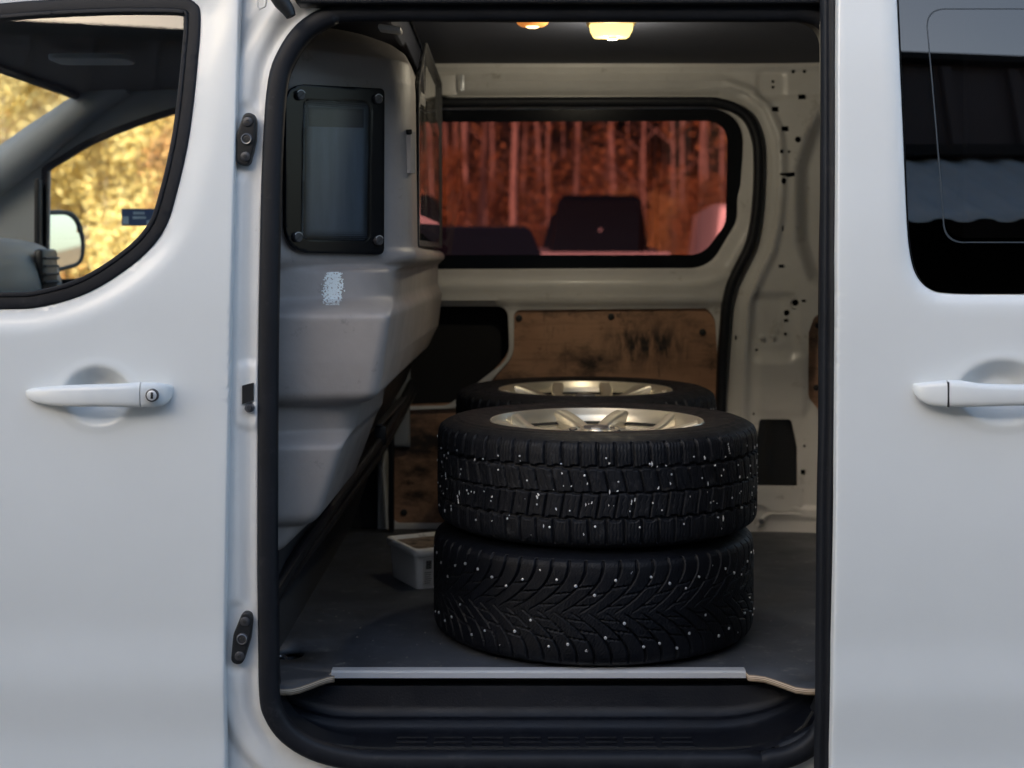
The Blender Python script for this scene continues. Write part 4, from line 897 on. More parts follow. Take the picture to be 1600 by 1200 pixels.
# ---- cab: far side, headliner, dash, mirror
DC = 4.15
cab_out = [(-420, 620), (-420, 520), (-150, 345), (-20, 262), (60, 205), (135, 152), (330, 118), (640, 90), (640, 700), (-420, 700)]
cw = catmull([(69, 275), (72, 262), (100, 245), (140, 221), (200, 196), (270, 173), (340, 160), (470, 158), (500, 200), (505, 380), (480, 425), (300, 437), (140, 440), (75, 440), (68, 420), (68, 330)], 4, True)
farcab = obj('far_front_door', sheet(fp(cab_out, DC), [fp(cw, DC)], lambda x, z: np.full(len(x), DC), grid=.05, thick=.05, edge_r=.012, bstep=.015), M['trim'], van, sharp=50)
obj('window_seal', sheet(inset(fp(cw, DC), -.008), [inset(fp(cw, DC), .010)], lambda x, z: np.full(len(x), DC - .002), grid=.1, thick=.02, edge_r=.003, bstep=.012), M['rubber'], farcab)
obj('window_glass', sheet(inset(fp(cw, DC), -.005), [], lambda x, z: np.full(len(x), DC + .03), grid=.3, thick=.003, back=False), M['clearglass'], farcab)
q0, q1 = P(190, 326, DC + .02), P(243, 353, DC + .02)
stk = obj('window_sticker', box(((q0.x + q1.x) / 2, q0.y, (q0.z + q1.z) / 2), (q1.x - q0.x, .002, q0.z - q1.z), 0), M['blue'], farcab)
for (a_, b_, c_, d_) in ((192, 338, 201, 350), (208, 331, 226, 335), (207, 338, 228, 342), (229, 344, 240, 350)):
    r0, r1 = P(a_, b_, DC + .018), P(c_, d_, DC + .018)
    obj('sticker_print', box(((r0.x + r1.x) / 2, r0.y, (r0.z + r1.z) / 2), (r1.x - r0.x, .001, r0.z - r1.z), 0), M['paleblue'], farcab)
obj('quarter_pillar', box((PX(64, DC), DC - .02, 1.45), (.016, .04, .33), .005), M['rubber'], farcab)
hl = obj('headliner', sheet([(-1.245, 2.60), (-.40, 2.60), (-.40, 4.15), (-1.245, 4.15)], [], lambda x, y: -(1.855 + .02 * np.clip((x + 1.3) / .3, 0, 1)), grid=.06, thick=-.05, edge_r=0, amap=lambda u, v, w_: (u, w_, -v)), M['headliner'], van)
obj('windscreen_header', tube([(-1.245, 2.62, 1.85), (-1.245, 4.13, 1.85)], .012, 8), M['rubber'], van)
obj('dome_light', sheet(rounded([(-1.06, 3.25, .03), (-.88, 3.25, .03), (-.88, 3.37, .03), (-1.06, 3.37, .03)]), [], lambda x, y: np.full(len(x), 0.), grid=.03, thick=.008, edge_r=.004, amap=lambda u, v, w_: (u, w_, 1.842 + v)), M['trim'], van)
# A pillar on the far side
obj('a_pillar', tube([tuple(P(x, y, DC - .03)) for x, y in ((190, 128), (126, 172), (60, 222), (-20, 282), (-150, 368), (-420, 560))], [.045, .045, .055, .06, .06, .06], 14), M['trim'], van)
# windscreen and nose
wsx = [(-1.245, 1.86), (-2.15, 1.02)]
obj('windscreen', rings_mesh([[(-1.245, 2.60, 1.86), (-1.245, 4.2, 1.86)], [(-2.15, 2.60, 1.10), (-2.15, 4.2, 1.10)]], cap=False, closed=False), M['clearglass'], van, smooth=False)
obj('bonnet', box((-2.55, 3.42, .80), (.9, 1.7, .50), .12, 4), M['paint'], van)
# dashboard with end vent
def dash():
    sec = [(-2.2, 1.10), (-1.75, 1.24), (-1.46, 1.415), (-1.38, 1.425), (-1.325, 1.40), (-1.295, 1.34), (-1.285, 1.26), (-1.31, 1.17), (-1.40, 1.02), (-2.2, .80)]
    sec = catmull([(a, b, 0) for a, b in sec], 4); return rings_mesh([[(a, y, b + 0.015 * math.cos((y - 3.4) * 1.5)) for a, b, _ in sec] for y in np.linspace(2.75, 4.10, 14)])
dsh = obj('dashboard', dash(), M['dash'], van, sharp=45)
# vent on the far end, facing the cab
bmv = bmesh.new(); 
vent = obj('air_vent', box((-1.295, 3.98, 1.345), (.03, .13, .135), .012), M['blackplastic'], dsh)
for k_ in range(5): obj('vent_slat', box((-1.281, 3.98, 1.300 + k_ * .022), (.014, .115, .006), .001, rot=Matrix.Rotation(R(20), 3, 'Y')), M['trimdark'], dsh)
obj('instrument_pod', rings_mesh([[(x, y, z) for x, z in ((-1.55, 1.30), (-1.42, 1.415), (-1.30, 1.37), (-1.25, 1.25), (-1.27, 1.12), (-1.5, 1.10))] for y in (2.95, 3.45)]), M['trimdark'], dsh)
stw = obj('steering_wheel', tube([(-1.16 + .19 * math.cos(a) * .35, 3.2 + .19 * math.sin(a), 1.12 + .19 * math.cos(a) * .94) for a in np.linspace(0, 2 * math.pi, 40)], .016, 10), M['blackplastic'], van)
obj('wheel_hub', box((-1.165, 3.2, 1.12), (.05, .14, .12), .02, rot=Matrix.Rotation(R(20), 3, 'Y')), M['blackplastic'], stw)
# outside mirror of the far door
MC = P(99, 377, 4.42); mu = Vector((.476, .88)); mn = Vector((.88, -.476))
mo = rounded([((a - 99) * 4.42 / F / .751, PZ(b, 4.42) - MC.z, r_) for a, b, r_ in ((66, 329, .02), (120, 327, .07), (133, 375, .09), (130, 415, .05), (84, 427, .03), (64, 420, .02))], 6)
mmap = lambda u, v, w_: (MC.x + mu.x * u - mn.x * v, MC.y + mu.y * u - mn.y * v, MC.z + w_)
mirh = obj('wing_mirror', sheet(mo, [], lambda x, z: np.full(len(x), 0.), grid=.03, thick=.09, edge_r=.014, bstep=.012, amap=mmap), M['blackplastic'], van, sharp=50)
obj('mirror_glass', sheet(inset(mo, .013), [], lambda x, z: -.003 + .03 * z, grid=.02, thick=.003, amap=mmap), M['mirror'], mirh)
obj('mirror_surround', sheet(inset(mo, .002), [inset(mo, .015)], lambda x, z: -.008 + 0 * x, grid=.02, thick=.008, edge_r=.003, bstep=.008, amap=mmap), M['blackplastic'], mirh)
obj('mirror_arm', box((PX(66, 4.33), 4.31, 1.30), (.05, .2, .06), .02), M['blackplastic'], mirh)

# ================================================================== WHEELS
RT, HW = 0.340, 0.1125
PITCHES = 62
def tyre_profile():
    # (r, z) from the inner bead (bottom) to the top bead
    return [(.2245, .096), (.229, .1025), (.240, .1065), (.262, .1100), (.284, .1102), (.300, .1088), (.316, .1055), (.3275, .1000)]
def groove(x, c, w_): return np.clip(1 - (np.abs(x - c) / w_) ** 4, 0, 1)
def pat_a(th, z):
    u = th / (2 * math.pi) * PITCHES; h = np.zeros_like(u)
    zz = lambda a: 0.0018 * np.sign(np.sin(2 * math.pi * (u + a))) * np.minimum(1, np.abs(np.sin(2 * math.pi * (u + a))) * 4)
    top = z > .050; m1 = (z <= .050) & (z > .002); m2 = (z <= .002) & (z > -.048); bot = z <= -.048
    P_ = 2 * math.pi * RT / PITCHES
    def lat(phase, w_): f = (u + phase) % 1.0; return groove(np.minimum(f, 1 - f) * P_, 0, w_)
    g_ = np.maximum(groove(z + zz(0), .050, .0040), groove(z + zz(.4) * .6, .002, .0024)); g_ = np.maximum(g_, groove(z + zz(.3), -.048, .0038))
    g_ = np.maximum(g_, np.where(top, lat(0 + (z - .048) * 0.8, .0032), 0))
    g_ = np.maximum(g_, np.where(m1, lat(.35 + (z - .002) * 7, .0024), 0))
    g_ = np.maximum(g_, np.where(m2, lat(.1 + (z + .046) * -5, .0024), 0))
    g_ = np.maximum(g_, np.where(bot, lat(.55 + (z + .046) * 0.8, .0032), 0))
    def sipe(n, amp, ph, sl): f = ((u + sl * z) * n + amp * np.abs(((z * 120) % 2) - 1) + ph) % 1.0; return groove(np.minimum(f, 1 - f) * P_ / n, 0, .0009)
    s = np.where(top | bot, sipe(5, .30, .5, 0), np.where(m1, sipe(3, .3, .2, 7), sipe(3, .3, .4, -5)))
    fade = sstep(.1002, .094, np.abs(z))
    return g_ * .0075 * fade + s * .0016 * (1 - g_) * fade
def pat_b(th, z):
    N = 64; u = th / (2 * math.pi) * N; P_ = 2 * math.pi * RT / N; az = np.abs(z)
    t = np.clip(1 - az / .088, 0, 1); cur = 2.35 * t ** 1.9
    side_ = np.where(z > 0, 0.0, .5)
    def lat(uu, w_): f = uu % 1.0; return groove(np.minimum(f, 1 - f) * P_, 0, w_)
    g_ = lat(u + cur + side_, .0030 * (1 - .55 * t))
    k = np.floor(u + cur + side_)
    zr = np.where(k % 2 == 0, .036, .050)
    fr = (u + cur + side_) % 1.0
    g_ = np.maximum(g_, groove(az, zr + .006 * (fr - .5), .0017) * (fr > .0))
    g_ = np.maximum(g_, groove(az, .012 + .004 * fr, .0014) * (k % 2 == 0))
    f = ((u + cur * .8 + side_) * 5 + .42 * np.sin(az * 900)) % 1.0; s = groove(np.minimum(f, 1 - f) * P_ / 5, 0, .0008)
    fade = sstep(.1002, .094, az)
    return g_ * .0075 * fade + s * .0014 * (1 - g_) * fade
def tread_mesh(pat):
    nt, nz = 1500, 132
    sp_ = [(.3275, -.1000), (.3345, -.0950), (.3382, -.087), (.3398, -.072), (.3402, -.03), (.3404, 0), (.3402, .03), (.3398, .072), (.3382, .087), (.3345, .0950), (.3275, .1000)]
    sp_ = np.array(sp_); l = np.r_[0, np.cumsum(np.hypot(*(np.diff(sp_, axis=0).T)))]; s = np.linspace(0, l[-1], nz)
    rr, zz = np.interp(s, l, sp_[:, 0]), np.interp(s, l, sp_[:, 1])
    for _ in range(6): rr[1:-1] = (rr[:-2] + rr[1:-1] * 2 + rr[2:]) / 4
    th = np.arange(nt) * 2 * math.pi / nt; TH, Z = np.meshgrid(th, zz, indexing='ij'); RR = np.broadcast_to(rr, TH.shape)
    h = pat(TH, Z); rad = RR - h
    V = np.c_[(rad * np.cos(TH)).ravel(), (rad * np.sin(TH)).ravel(), Z.ravel()]
    i, j = np.meshgrid(np.arange(nt), np.arange(nz - 1), indexing='ij'); i2 = (i + 1) % nt
    F_ = np.c_[(i * nz + j).ravel(), (i2 * nz + j).ravel(), (i2 * nz + j + 1).ravel(), (i * nz + j + 1).ravel()]
    return np_mesh(V, F_)
def sidewall_mesh(sgn):
    pr = [(.205, .070), (.214, .078)] + tyre_profile(); out = catmull([(r, z, 0) for r, z in pr], 4); pts = []
    for r, z, _ in out:
        rib = 0
        if .245 < r < .252: rib = .0012
        if .292 < r < .297: rib = .0015
        if .306 < r < .309: rib = .0012
        pts.append((r, sgn * (z + rib)))
    if sgn > 0: pts = pts[::-1]
    me = lathe(pts, 160); return me
def studs_mesh(pts, r0, h):
    V = []; F_ = []
    for (th, z, s) in pts:
        rr = RT + .0002; b = len(V); c = np.array([rr * math.cos(th), rr * math.sin(th), z]); n = np.array([math.cos(th), math.sin(th), 0]); t = np.array([-math.sin(th), math.cos(th), 0]); k = np.array([0, 0, 1.])
        if abs(z) > .07: c = c - n * (.0015 + (abs(z) - .07) * .12)
        for (rad, hh) in ((r0 * s, -.002), (r0 * s, h * .5), (r0 * s * .55, h)):
            for q_ in range(8): a = q_ * math.pi / 4; V.append(c + n * hh + (t * math.cos(a) + k * math.sin(a)) * rad)
        for i in range(2):
            for q_ in range(8): F_.append((b + i * 8 + q_, b + i * 8 + (q_ + 1) % 8, b + (i + 1) * 8 + (q_ + 1) % 8, b + (i + 1) * 8 + q_))
        F_.append(tuple(b + 16 + q_ for q_ in range(8)))
    return pydata(V, F_)
def flecks_mesh(n, seed):
    r_ = np.random.default_rng(seed); V = []; F_ = []
    items = []
    for _ in range(n):
        th = r_.uniform(0, 2 * math.pi); z = r_.uniform(-.085, .085) * (1 if r_.random() < .6 else .5); items.append((th, z, r_.uniform(.0008, .0030), r_.uniform(.8, 2.2)))
        if r_.random() < .10:
            for q_ in range(r_.integers(2, 6)): items.append((th + q_ * .0028, z - q_ * .0045, r_.uniform(.0010, .0026), r_.uniform(.8, 2.0)))
    for (th, z, s, e) in items:
        if abs(z) > .088: continue
        b = len(V); rr = RT + .0011 - max(0, abs(z) - .06) * .09; c = np.array([rr * math.cos(th), rr * math.sin(th), z]); n_ = np.array([math.cos(th), math.sin(th), 0]); t = np.array([-math.sin(th), math.cos(th), 0]); k = np.array([0, 0, 1.])
        for hh in (-.0012, .0):
            for q_ in range(7): a = q_ * 2 * math.pi / 7; f = s * (.7 + .3 * math.sin(q_ * 2.1 + th * 50)); V.append(c + n_ * hh + t * math.cos(a) * f + k * math.sin(a) * f * e)
        for q_ in range(7): F_.append((b + q_, b + (q_ + 1) % 7, b + 7 + (q_ + 1) % 7, b + 7 + q_))
        F_.append(tuple(b + 7 + q_ for q_ in range(7)))
    return pydata(V, F_)
def spoke_mesh(phi, curve):
    """one blade of a twin spoke, from the hub out to the rim"""
    rings = []
    for t in np.linspace(0, 1, 14):
        r = .045 + .170 * t; ang = phi * (0.75 + 1.15 * t ** 1.6) + -curve * math.sin(t * math.pi) * .05
        w_ = .0135 + .004 * (1 - t) ** 2 + .003 * t ** 3; z = .074 + .022 * t ** 2.2 - .010 * math.sin(math.pi * t) ** 2 + .006 * math.exp(-(t / .12) ** 2); d = .030
        ca, sa = math.cos(ang), math.sin(ang); tx, ty = -sa, ca; r3 = []
        for (a, b) in ((-1, 0), (-.86, .004), (-.45, .0065), (0, .0045), (.45, .0065), (.86, .004), (1, 0), (.9, -d), (-.9, -d)):
            r3.append((r * ca + tx * a * w_, r * sa + ty * a * w_, z + b))
        rings.append(r3)
    return rings_mesh(rings)
rim_prof = [(.2265, .096), (.2290, .1015), (.2275, .1045), (.2245, .1040), (.2225, .100), (.2175, .092), (.2130, .084), (.2100, .060), (.2080, .02), (.2050, -.03), (.205, -.07), (.212, -.080), (.222, -.088), (.228, -.092)]
hub_prof = [(0, .086), (.026, .086), (.030, .085), (.031, .082), (.044, .082), (.060, .078), (.070, .062), (.072, .0), (.070, -.02), (0, -.02)]
wheel_group = 'winter wheels stacked in the load bay'
def build_wheel(label, loc, rz, pat, trm, seed, studs, flecks):
    t = thing('wheel', label, 'wheel', loc, rz, wheel_group)
    ty = obj('tyre', tread_mesh(pat), trm, t, sharp=0)
    obj('sidewall', sidewall_mesh(1), trm, ty, sharp=0); obj('sidewall', sidewall_mesh(-1), trm, ty, sharp=0)
    obj('studs', studs_mesh(studs, .0021, .0012), M['stud'], ty, kind='stuff')
    if flecks: obj('dried_salt_flecks', flecks_mesh(flecks, seed), M['salt'], ty, kind='stuff', smooth=False)
    rim = obj('rim', lathe(rim_prof, 128), M['alloy'], t, sharp=40)
    obj('hub', lathe(hub_prof, 64), M['alloy'], rim, sharp=40)
    obj('centre_cap', lathe([(0, .0905), (.022, .0905), (.0265, .0885), (.0275, .084)], 40), M['alloydark'], rim)
    for k in range(5):
        a = k * 2 * math.pi / 5 + .63
        o = obj('lug_hole', lathe([(0, .0795), (.0085, .0795), (.0095, .0830), (.0085, .0835), (.0078, .0800)], 16), M['darksteel'], rim); o.location = (.050 * math.cos(a), .050 * math.sin(a), .001)
    for k in range(5):
        a = k * 2 * math.pi / 5 + math.pi / 2
        for s in (-1, 1):
            o = obj('spoke', SPK[s], M['alloy'], rim, sharp=60) if not SPKU[s] else link(bpy.data.objects.new('spoke', SPK[s]), rim)
            SPKU[s] = True; o.rotation_euler.z = a
    o = obj('brake_side_disc', lathe([(0, .010), (.07, .010), (.12, .004), (.205, -.010)], 64), M['alloy'], rim)
    return t
SPK = {-1: spoke_mesh(-.17, -1), 1: spoke_mesh(.17, 1)}; SPKU = {-1: False, 1: False}
r2 = np.random.default_rng(3)
sa = [];
for k in range(96):
    th = k * 2 * math.pi / 96 + r2.normal(0, .008); zc = (.070, .025, -.024, -.068, .056, -.035, .036, -.058)[k % 8]; sa.append((th, zc + r2.normal(0, .004), r2.uniform(.75, 1.1)))
sb_ = []
for k in range(118):
    th = k * 2 * math.pi / 118 + r2.normal(0, .006); zc = (.064, -.060, .050, -.072, .036, -.046, .058, -.020, .072, -.066)[k % 10]; sb_.append((th, zc + r2.normal(0, .003), 1.35 * r2.uniform(.85, 1.15)))
w_low = build_wheel('bottom wheel of the front stack, dark tyre with V shaped tread and steel studs', (PX(926, 3.07), 3.07, FZ + HW + .001), .2, pat_b, M['tyre2'], 5, sb_, 0)
w_top = build_wheel('top wheel of the front stack, worn block tread speckled with white, silver spokes', (PX(932, 3.07), 3.07, FZ + HW * 3 + .003), .0, pat_a, M['tyre'], 6, sa, 170)
def copy_tree(src, label, loc, rz):
    r_ = src.copy(); link(r_); r_['label'] = label; r_.location = loc; r_.rotation_euler.z = rz
    for c in list(src.children):
        d = c.copy(); link(d, r_)
        for e_ in list(c.children): f_ = e_.copy(); link(f_, d)
    return r_
copy_tree(w_low, 'wheel lying on the floor at the back, hidden under the rear top wheel', (PX(914, 3.76), 3.77, FZ + HW + .001), 1.3)
copy_tree(w_top, 'rear wheel by the plywood, its silver spokes showing over the front stack', (PX(914.5, 3.76), 3.765, FZ + HW * 3 + .003), .63)
SPECK = None

# ================================================================== TUB
tub = thing('plastic_tub', 'small dirty white plastic tub standing on the floor left of the wheels', 'tub', (0, 0, 0))
c0_ = P(652, 921, 3.405); ang = math.atan2(.145, -.073)     # left face direction
d1 = Vector((-.45, .893, 0)).normalized(); d2 = Vector((.893, .45, 0)).normalized()
tub.location = (c0_.x, c0_.y, FZ + .001)
def tubring(off_, z, r_=.016, W1=.165, W2=.215):
    base = [(-off_, -off_), (W1 + off_, -off_), (W1 + off_, W2 + off_), (-off_, W2 + off_)]
    rp_ = rounded([(a, b, r_) for a, b in base], 5); return [tuple(d1 * a + d2 * b + Vector((0, 0, z))) for a, b in rp_]
obj('tub_body', rings_mesh([tubring(0, .0), tubring(.001, .004), tubring(.006, .080), tubring(.0065, .086)]), M['tub'], tub, sharp=50)
obj('tub_rim', rings_mesh([tubring(.010, .078), tubring(.012, .080), tubring(.0125, .093), tubring(.010, .097), tubring(.002, .097), tubring(.000, .094), tubring(-.004, .080)], cap=False), M['tub'], tub, sharp=50)
obj('tub_contents', rings_mesh([tubring(-.003, .070), tubring(-.003, .089)]), M['tubdirt'], tub, smooth=False)
# printed label and bar code on the right face
def face(a, b, dz=0): return d1 * (-.0065 - .0004) + d2 * a + Vector((0, 0, b))
def quadface(a0, a1, b0, b1, out, m, nm):
    vs = [d1 * (-.0045 - out - .002 * (b - .04) / .04) + d2 * a + Vector((0, 0, b)) for a, b in ((a0, b0), (a1, b0), (a1, b1), (a0, b1))]
    vs += [v + d1 * .0006 for v in vs]
    me = pydata(vs, [(0, 1, 2, 3), (7, 6, 5, 4), (0, 4, 5, 1), (1, 5, 6, 2), (2, 6, 7, 3), (3, 7, 4, 0)]); return obj(nm, me, m, tub, smooth=False)
quadface(.012, .040, .010, .074, .0022, M['labelpaper'], 'paper_label')
for k_ in range(9): quadface(.019 + k_ * .0016, .0198 + k_ * .0016 + (k_ % 3) * .0003, .048, .068, .0030, M['ink'], 'barcode_bar')
for k_ in range(6): quadface(.016, .030 + (k_ % 3) * .002, .014 + k_ * .005, .0152 + k_ * .005, .0030, M['ink'], 'text_line')

# grit and small debris trodden over the load floor
rg = np.random.default_rng(21); bm = bmesh.new()
for _ in range(500):
    x_, y_ = rg.uniform(-.42, .85), 2.76 + rg.random() ** 1.4 * 1.3; s_ = rg.uniform(.0006, .0022) * (1.5 if rg.random() < .05 else 1)
    n_ = 5; a0 = rg.uniform(0, 6); base = [(x_ + s_ * math.cos(a0 + t) * rg.uniform(.6, 1.3), y_ + s_ * math.sin(a0 + t) * rg.uniform(.6, 1.3)) for t in np.linspace(0, 2 * math.pi, n_, endpoint=False)]
    lo = [bm.verts.new((a, b, FZ + .0001)) for a, b in base]; tp_ = bm.verts.new((x_, y_, FZ + s_ * .8))
    for q_ in range(n_): bm.faces.new((lo[q_], lo[(q_ + 1) % n_], tp_))
obj('floor_grit', frombm(bm), mat('pale_grit', (.30, .27, .22), .9, var=.5, vscale=300), None, label='pale grit scattered over the grey load floor', kind='stuff', smooth=False)
bm = bmesh.new()
for _ in range(46):
    x_, y_ = rg.uniform(-.35, .6), rg.uniform(2.77, 3.4); L0 = rg.uniform(.02, .16); a0 = rg.normal(0, .35) + (math.pi / 2 if rg.random() < .3 else 0); w0 = rg.uniform(.0003, .0008)
    dx, dy = math.cos(a0), math.sin(a0)
    if y_ + abs(dy) * L0 > 3.6: continue
    vs_ = [bm.verts.new((x_ + dx * t * L0 - dy * s_ * w0, y_ + dy * t * L0 + dx * s_ * w0 + .01 * math.sin(t * 2) * L0, FZ + .0003)) for t, s_ in ((0, -.2), (.5, -1), (1, -.1), (1, .1), (.5, 1), (0, .2))]
    bm.faces.new((vs_[0], vs_[1], vs_[4], vs_[5])); bm.faces.new((vs_[1], vs_[2], vs_[3], vs_[4]))
obj('floor_scratches', frombm(bm), mat('scratched_laminate', (.20, .21, .22), .6), flo, kind='stuff', smooth=False)

# ================================================================== VEHICLES BEYOND
def car(name, label, cat, loc, rz, secs, glassq, body, width):
    t = thing(name, label, cat, loc, rz)
    return t
# black canopy pickup seen from behind
def prism(pts, y0, y1, inset_top=0):
    return rings_mesh([[(x, y0, z) for x, z in pts], [(x, y1, z) for x, z in pts]])
def yz_body(pts, w_, taper=0.0, zt=1.0):
    r_ = []
    for s in (-1, -.9, .9, 1):
        k_ = 1 if abs(s) < 1 else .985
        r_.append([(s * w_ / 2 * (1 - taper * max(0, z - zt)), y, z) for y, z in pts])
    return rings_mesh(r_)
def wheels4(t, w_, yf, yr, r_=.33):
    for x in (-w_ / 2 + .08, w_ / 2 - .08):
        for y in (yf, yr):
            me = lathe([(0, -.1), (r_ * .6, -.1), (r_ * .95, -.1), (r_, -.06), (r_, .06), (r_ * .95, .1), (r_ * .6, .1), (0, .1)], 28)
            o = obj('wheel', me, M['cartyre'], t); o.rotation_euler.y = R(90); o.location = (x, y, r_)
DZ = -.30
pk = thing('pickup_truck', 'white pickup with a black hardtop canopy, seen from behind through the red window', 'pickup', (PX(938, 19.5), 19.5, DZ))
bz = EYE - (392 - CY) * 19.5 / F - DZ
obj('body', yz_body([(0, .45), (0, bz - .02), (1.6, bz), (1.9, bz + .05), (3.6, bz - .1), (5.0, bz - .25), (5.1, .5)], 1.9), M['carwhite'], pk, sharp=30)
tw, bw = 124 * 19.5 / F, 150 * 19.5 / F; th_ = (396 - 308) * 19.5 / F
obj('canopy', rings_mesh([[(-bw / 2, -.02, bz), (bw / 2, -.02, bz), (bw / 2, 1.8, bz), (-bw / 2, 1.8, bz)], [(-tw / 2 - .03, .06, bz + th_ * .9), (tw / 2 + .03, .06, bz + th_ * .9), (tw / 2, 1.8, bz + th_ * .9), (-tw / 2, 1.8, bz + th_ * .9)], [(-tw / 2 + .05, .14, bz + th_), (tw / 2 - .05, .14, bz + th_), (tw / 2 - .05, 1.7, bz + th_), (-tw / 2 + .05, 1.7, bz + th_)]]), M['cardark'], pk, sharp=30)
obj('cab', rings_mesh([[(-.75, 1.82, bz), (.75, 1.82, bz), (.75, 3.7, bz - .05), (-.75, 3.7, bz - .05)], [(-.6, 1.95, bz + .55), (.6, 1.95, bz + .55), (.6, 3.0, bz + .55), (-.6, 3.0, bz + .55)]]), M['cardark'], pk, sharp=30)
obj('lock_button', disc_y(0, .0, bz + .28, .022, .05, 14), M['carwhite'], pk)
for s in (-1, 1): obj('tail_lamp', box((s * .86, -.02, bz - .3), (.14, .04, .4), .02), M['redlens'], pk)
obj('bumper', box((0, -.06, .5), (1.8, .14, .18), .04), M['cardark'], pk)
wheels4(pk, 1.9, .9, 4.2, .36)
# dark estate car low on the left
dk = thing('parked_car', 'dark parked car low in the red window, behind the perspex screen', 'car', (-.50, 12.6, DZ + .24), R(0))
obj('body', yz_body([(-2.1, .35), (-2.15, .8), (-2.0, 1.12), (-1.2, 1.2), (2.0, 1.22), (2.2, .9), (2.2, .35)], 1.8), M['cardark'], dk, sharp=30)
obj('greenhouse', rings_mesh([[(-.85, -.95, 1.19), (.85, -.95, 1.19), (.85, 2.0, 1.2), (-.85, 2.0, 1.2)], [(-.66, -.45, 1.66), (.66, -.45, 1.66), (.66, 1.6, 1.68), (-.66, 1.6, 1.68)], [(-.6, -.35, 1.70), (.6, -.35, 1.70), (.6, 1.5, 1.71), (-.6, 1.5, 1.71)]]), M['carglass'], dk, sharp=30)
wheels4(dk, 1.8, -1.35, 1.35)
# white van corner on the right
wv = thing('parked_van', 'white parked van at the right edge of the red window', 'van', (PX(1104, 14.0), 14.0, DZ + .06), R(-4.5))
hh_ = 1.4 + 78 * 14 / F - DZ - .06
obj('body', rings_mesh([[(x + (.22 if z_ > 1.5 else (.0 if z_ > 1 else 0)) * (1 if x < .8 else -1) * (z_ - 1.2) * .4, y + (.10 if z_ > 1.6 else 0), z_) for x, y in ((0, .2), (.06, .04), (.2, 0), (1.5, 0), (1.65, .04), (1.7, .2), (1.7, 4.4), (0, 4.4))] for z_ in (.35, .9, 1.5, hh_ - .06, hh_)]), M['carwhite'], wv, sharp=40)
obj('rear_lamp', box((.1, -.01, 1.15), (.12, .05, .45), .02), M['redlens'], wv)
obj('bumper', box((.85, -.05, .5), (1.6, .12, .2), .03), M['cardark'], wv)
obj('side_moulding', box((-.01, 2.2, .8), (.03, 3.8, .1), .01), M['cardark'], wv)
for x in (.12, 1.58):
    for y in (.9, 3.6):
        o = obj('wheel', lathe([(0, -.1), (.3, -.1), (.33, -.06), (.33, .06), (.3, .1), (0, .1)], 24), M['cartyre'], wv); o.rotation_euler.y = R(90); o.location = (x, y, .33)

# ================================================================== TREES
def leaf_cloud(centers, spread, n, size, r_):
    c = centers[r_.integers(0, len(centers), n)] + r_.normal(0, 1, (n, 3)) * spread
    a = r_.normal(0, 1, (n, 3)); a /= np.linalg.norm(a, axis=1)[:, None]; b = np.cross(a, r_.normal(0, 1, (n, 3))); b /= np.linalg.norm(b, axis=1)[:, None]
    s = (size * r_.uniform(.6, 1.3, n))[:, None]
    V = np.stack([c - a * s, c + b * s * .6, c + a * s, c - b * s * .6], 1).reshape(-1, 3); F_ = np.arange(len(V)).reshape(-1, 4); return np_mesh(V, F_)
def make_tree(h, kind, seed):
    r_ = np.random.default_rng(seed); bm = bmesh.new(); lean = r_.normal(0, .02, 2)
    tp = [(lean[0] * z * 1.0 + .06 * math.sin(z * .7 + seed), lean[1] * z, z) for z in np.linspace(-.6, h, 12)]
    r0 = h * (.0046 if kind != 'young' else .005) + .012
    tube_bm(bm, tp, [r0 * (1 - .85 * k / 11) for k in range(12)], 8)
    cs = []
    z0 = {'birch': h * .48, 'young': h * .08, 'spruce': h * .15, 'sapling': h * .12}[kind]
    nl = {'birch': 16, 'young': 22, 'spruce': 40, 'sapling': 18}[kind]
    for k in range(nl):
        z = z0 + (h * .97 - z0) * (k + r_.random()) / nl; a = r_.uniform(0, 2 * math.pi)
        f = (z - z0) / (h - z0)
        L0 = {'birch': h * .16 * (1.1 - f * .7), 'young': h * .24 * (1 - f * .65), 'spruce': h * .17 * (1.05 - f), 'sapling': h * .20 * (1.1 - f * .6)}[kind] * r_.uniform(.7, 1.2)
        bx, by = lean[0] * z, lean[1] * z; up = {'birch': .5, 'young': .6, 'spruce': -.2, 'sapling': .9}[kind]
        pts = [(bx + math.cos(a) * L0 * t, by + math.sin(a) * L0 * t, z + up * L0 * t * (1 - .3 * t)) for t in (0, .35, .7, 1)]
        tube_bm(bm, pts, [r0 * .28, r0 * .2, r0 * .12, r0 * .05], 5)
        for t in (.4, .6, .8, 1.0): cs.append((bx + math.cos(a) * L0 * t, by + math.sin(a) * L0 * t, z + up * L0 * t * (1 - .3 * t)))
    n = {'birch': 3400, 'young': 5200, 'spruce': 5200, 'sapling': 260}[kind]
    return frombm(bm), leaf_cloud(np.array(cs), h * {'birch': .026, 'young': .04, 'spruce': .016, 'sapling': .03}[kind], n, {'birch': .085, 'young': .075, 'spruce': .09, 'sapling': .06}[kind], r_)
protos = {}
for kind, cnt, hs in (('birch', 4, (12, 14, 13, 15)), ('sapling', 3, (6, 7.5, 5)), ('young', 4, (5.5, 6.5, 7.5, 4.5)), ('spruce', 2, (11, 14))):
    for k in range(cnt):
        tm, lm = make_tree(hs[k], kind, 40 + k * 7 + len(kind))
        tm.materials.append(M['barkd'] if kind == 'spruce' else M['bark']); lm.materials.append({'birch': M['leafy'], 'sapling': M['leafo'], 'young': M['leafy'] if k % 2 == 0 else M['leafo'], 'spruce': M['leafg']}[kind])
        tm.polygons.foreach_set('use_smooth', [True] * len(tm.polygons)); protos[(kind, k)] = (tm, lm)
tree_n = [0]
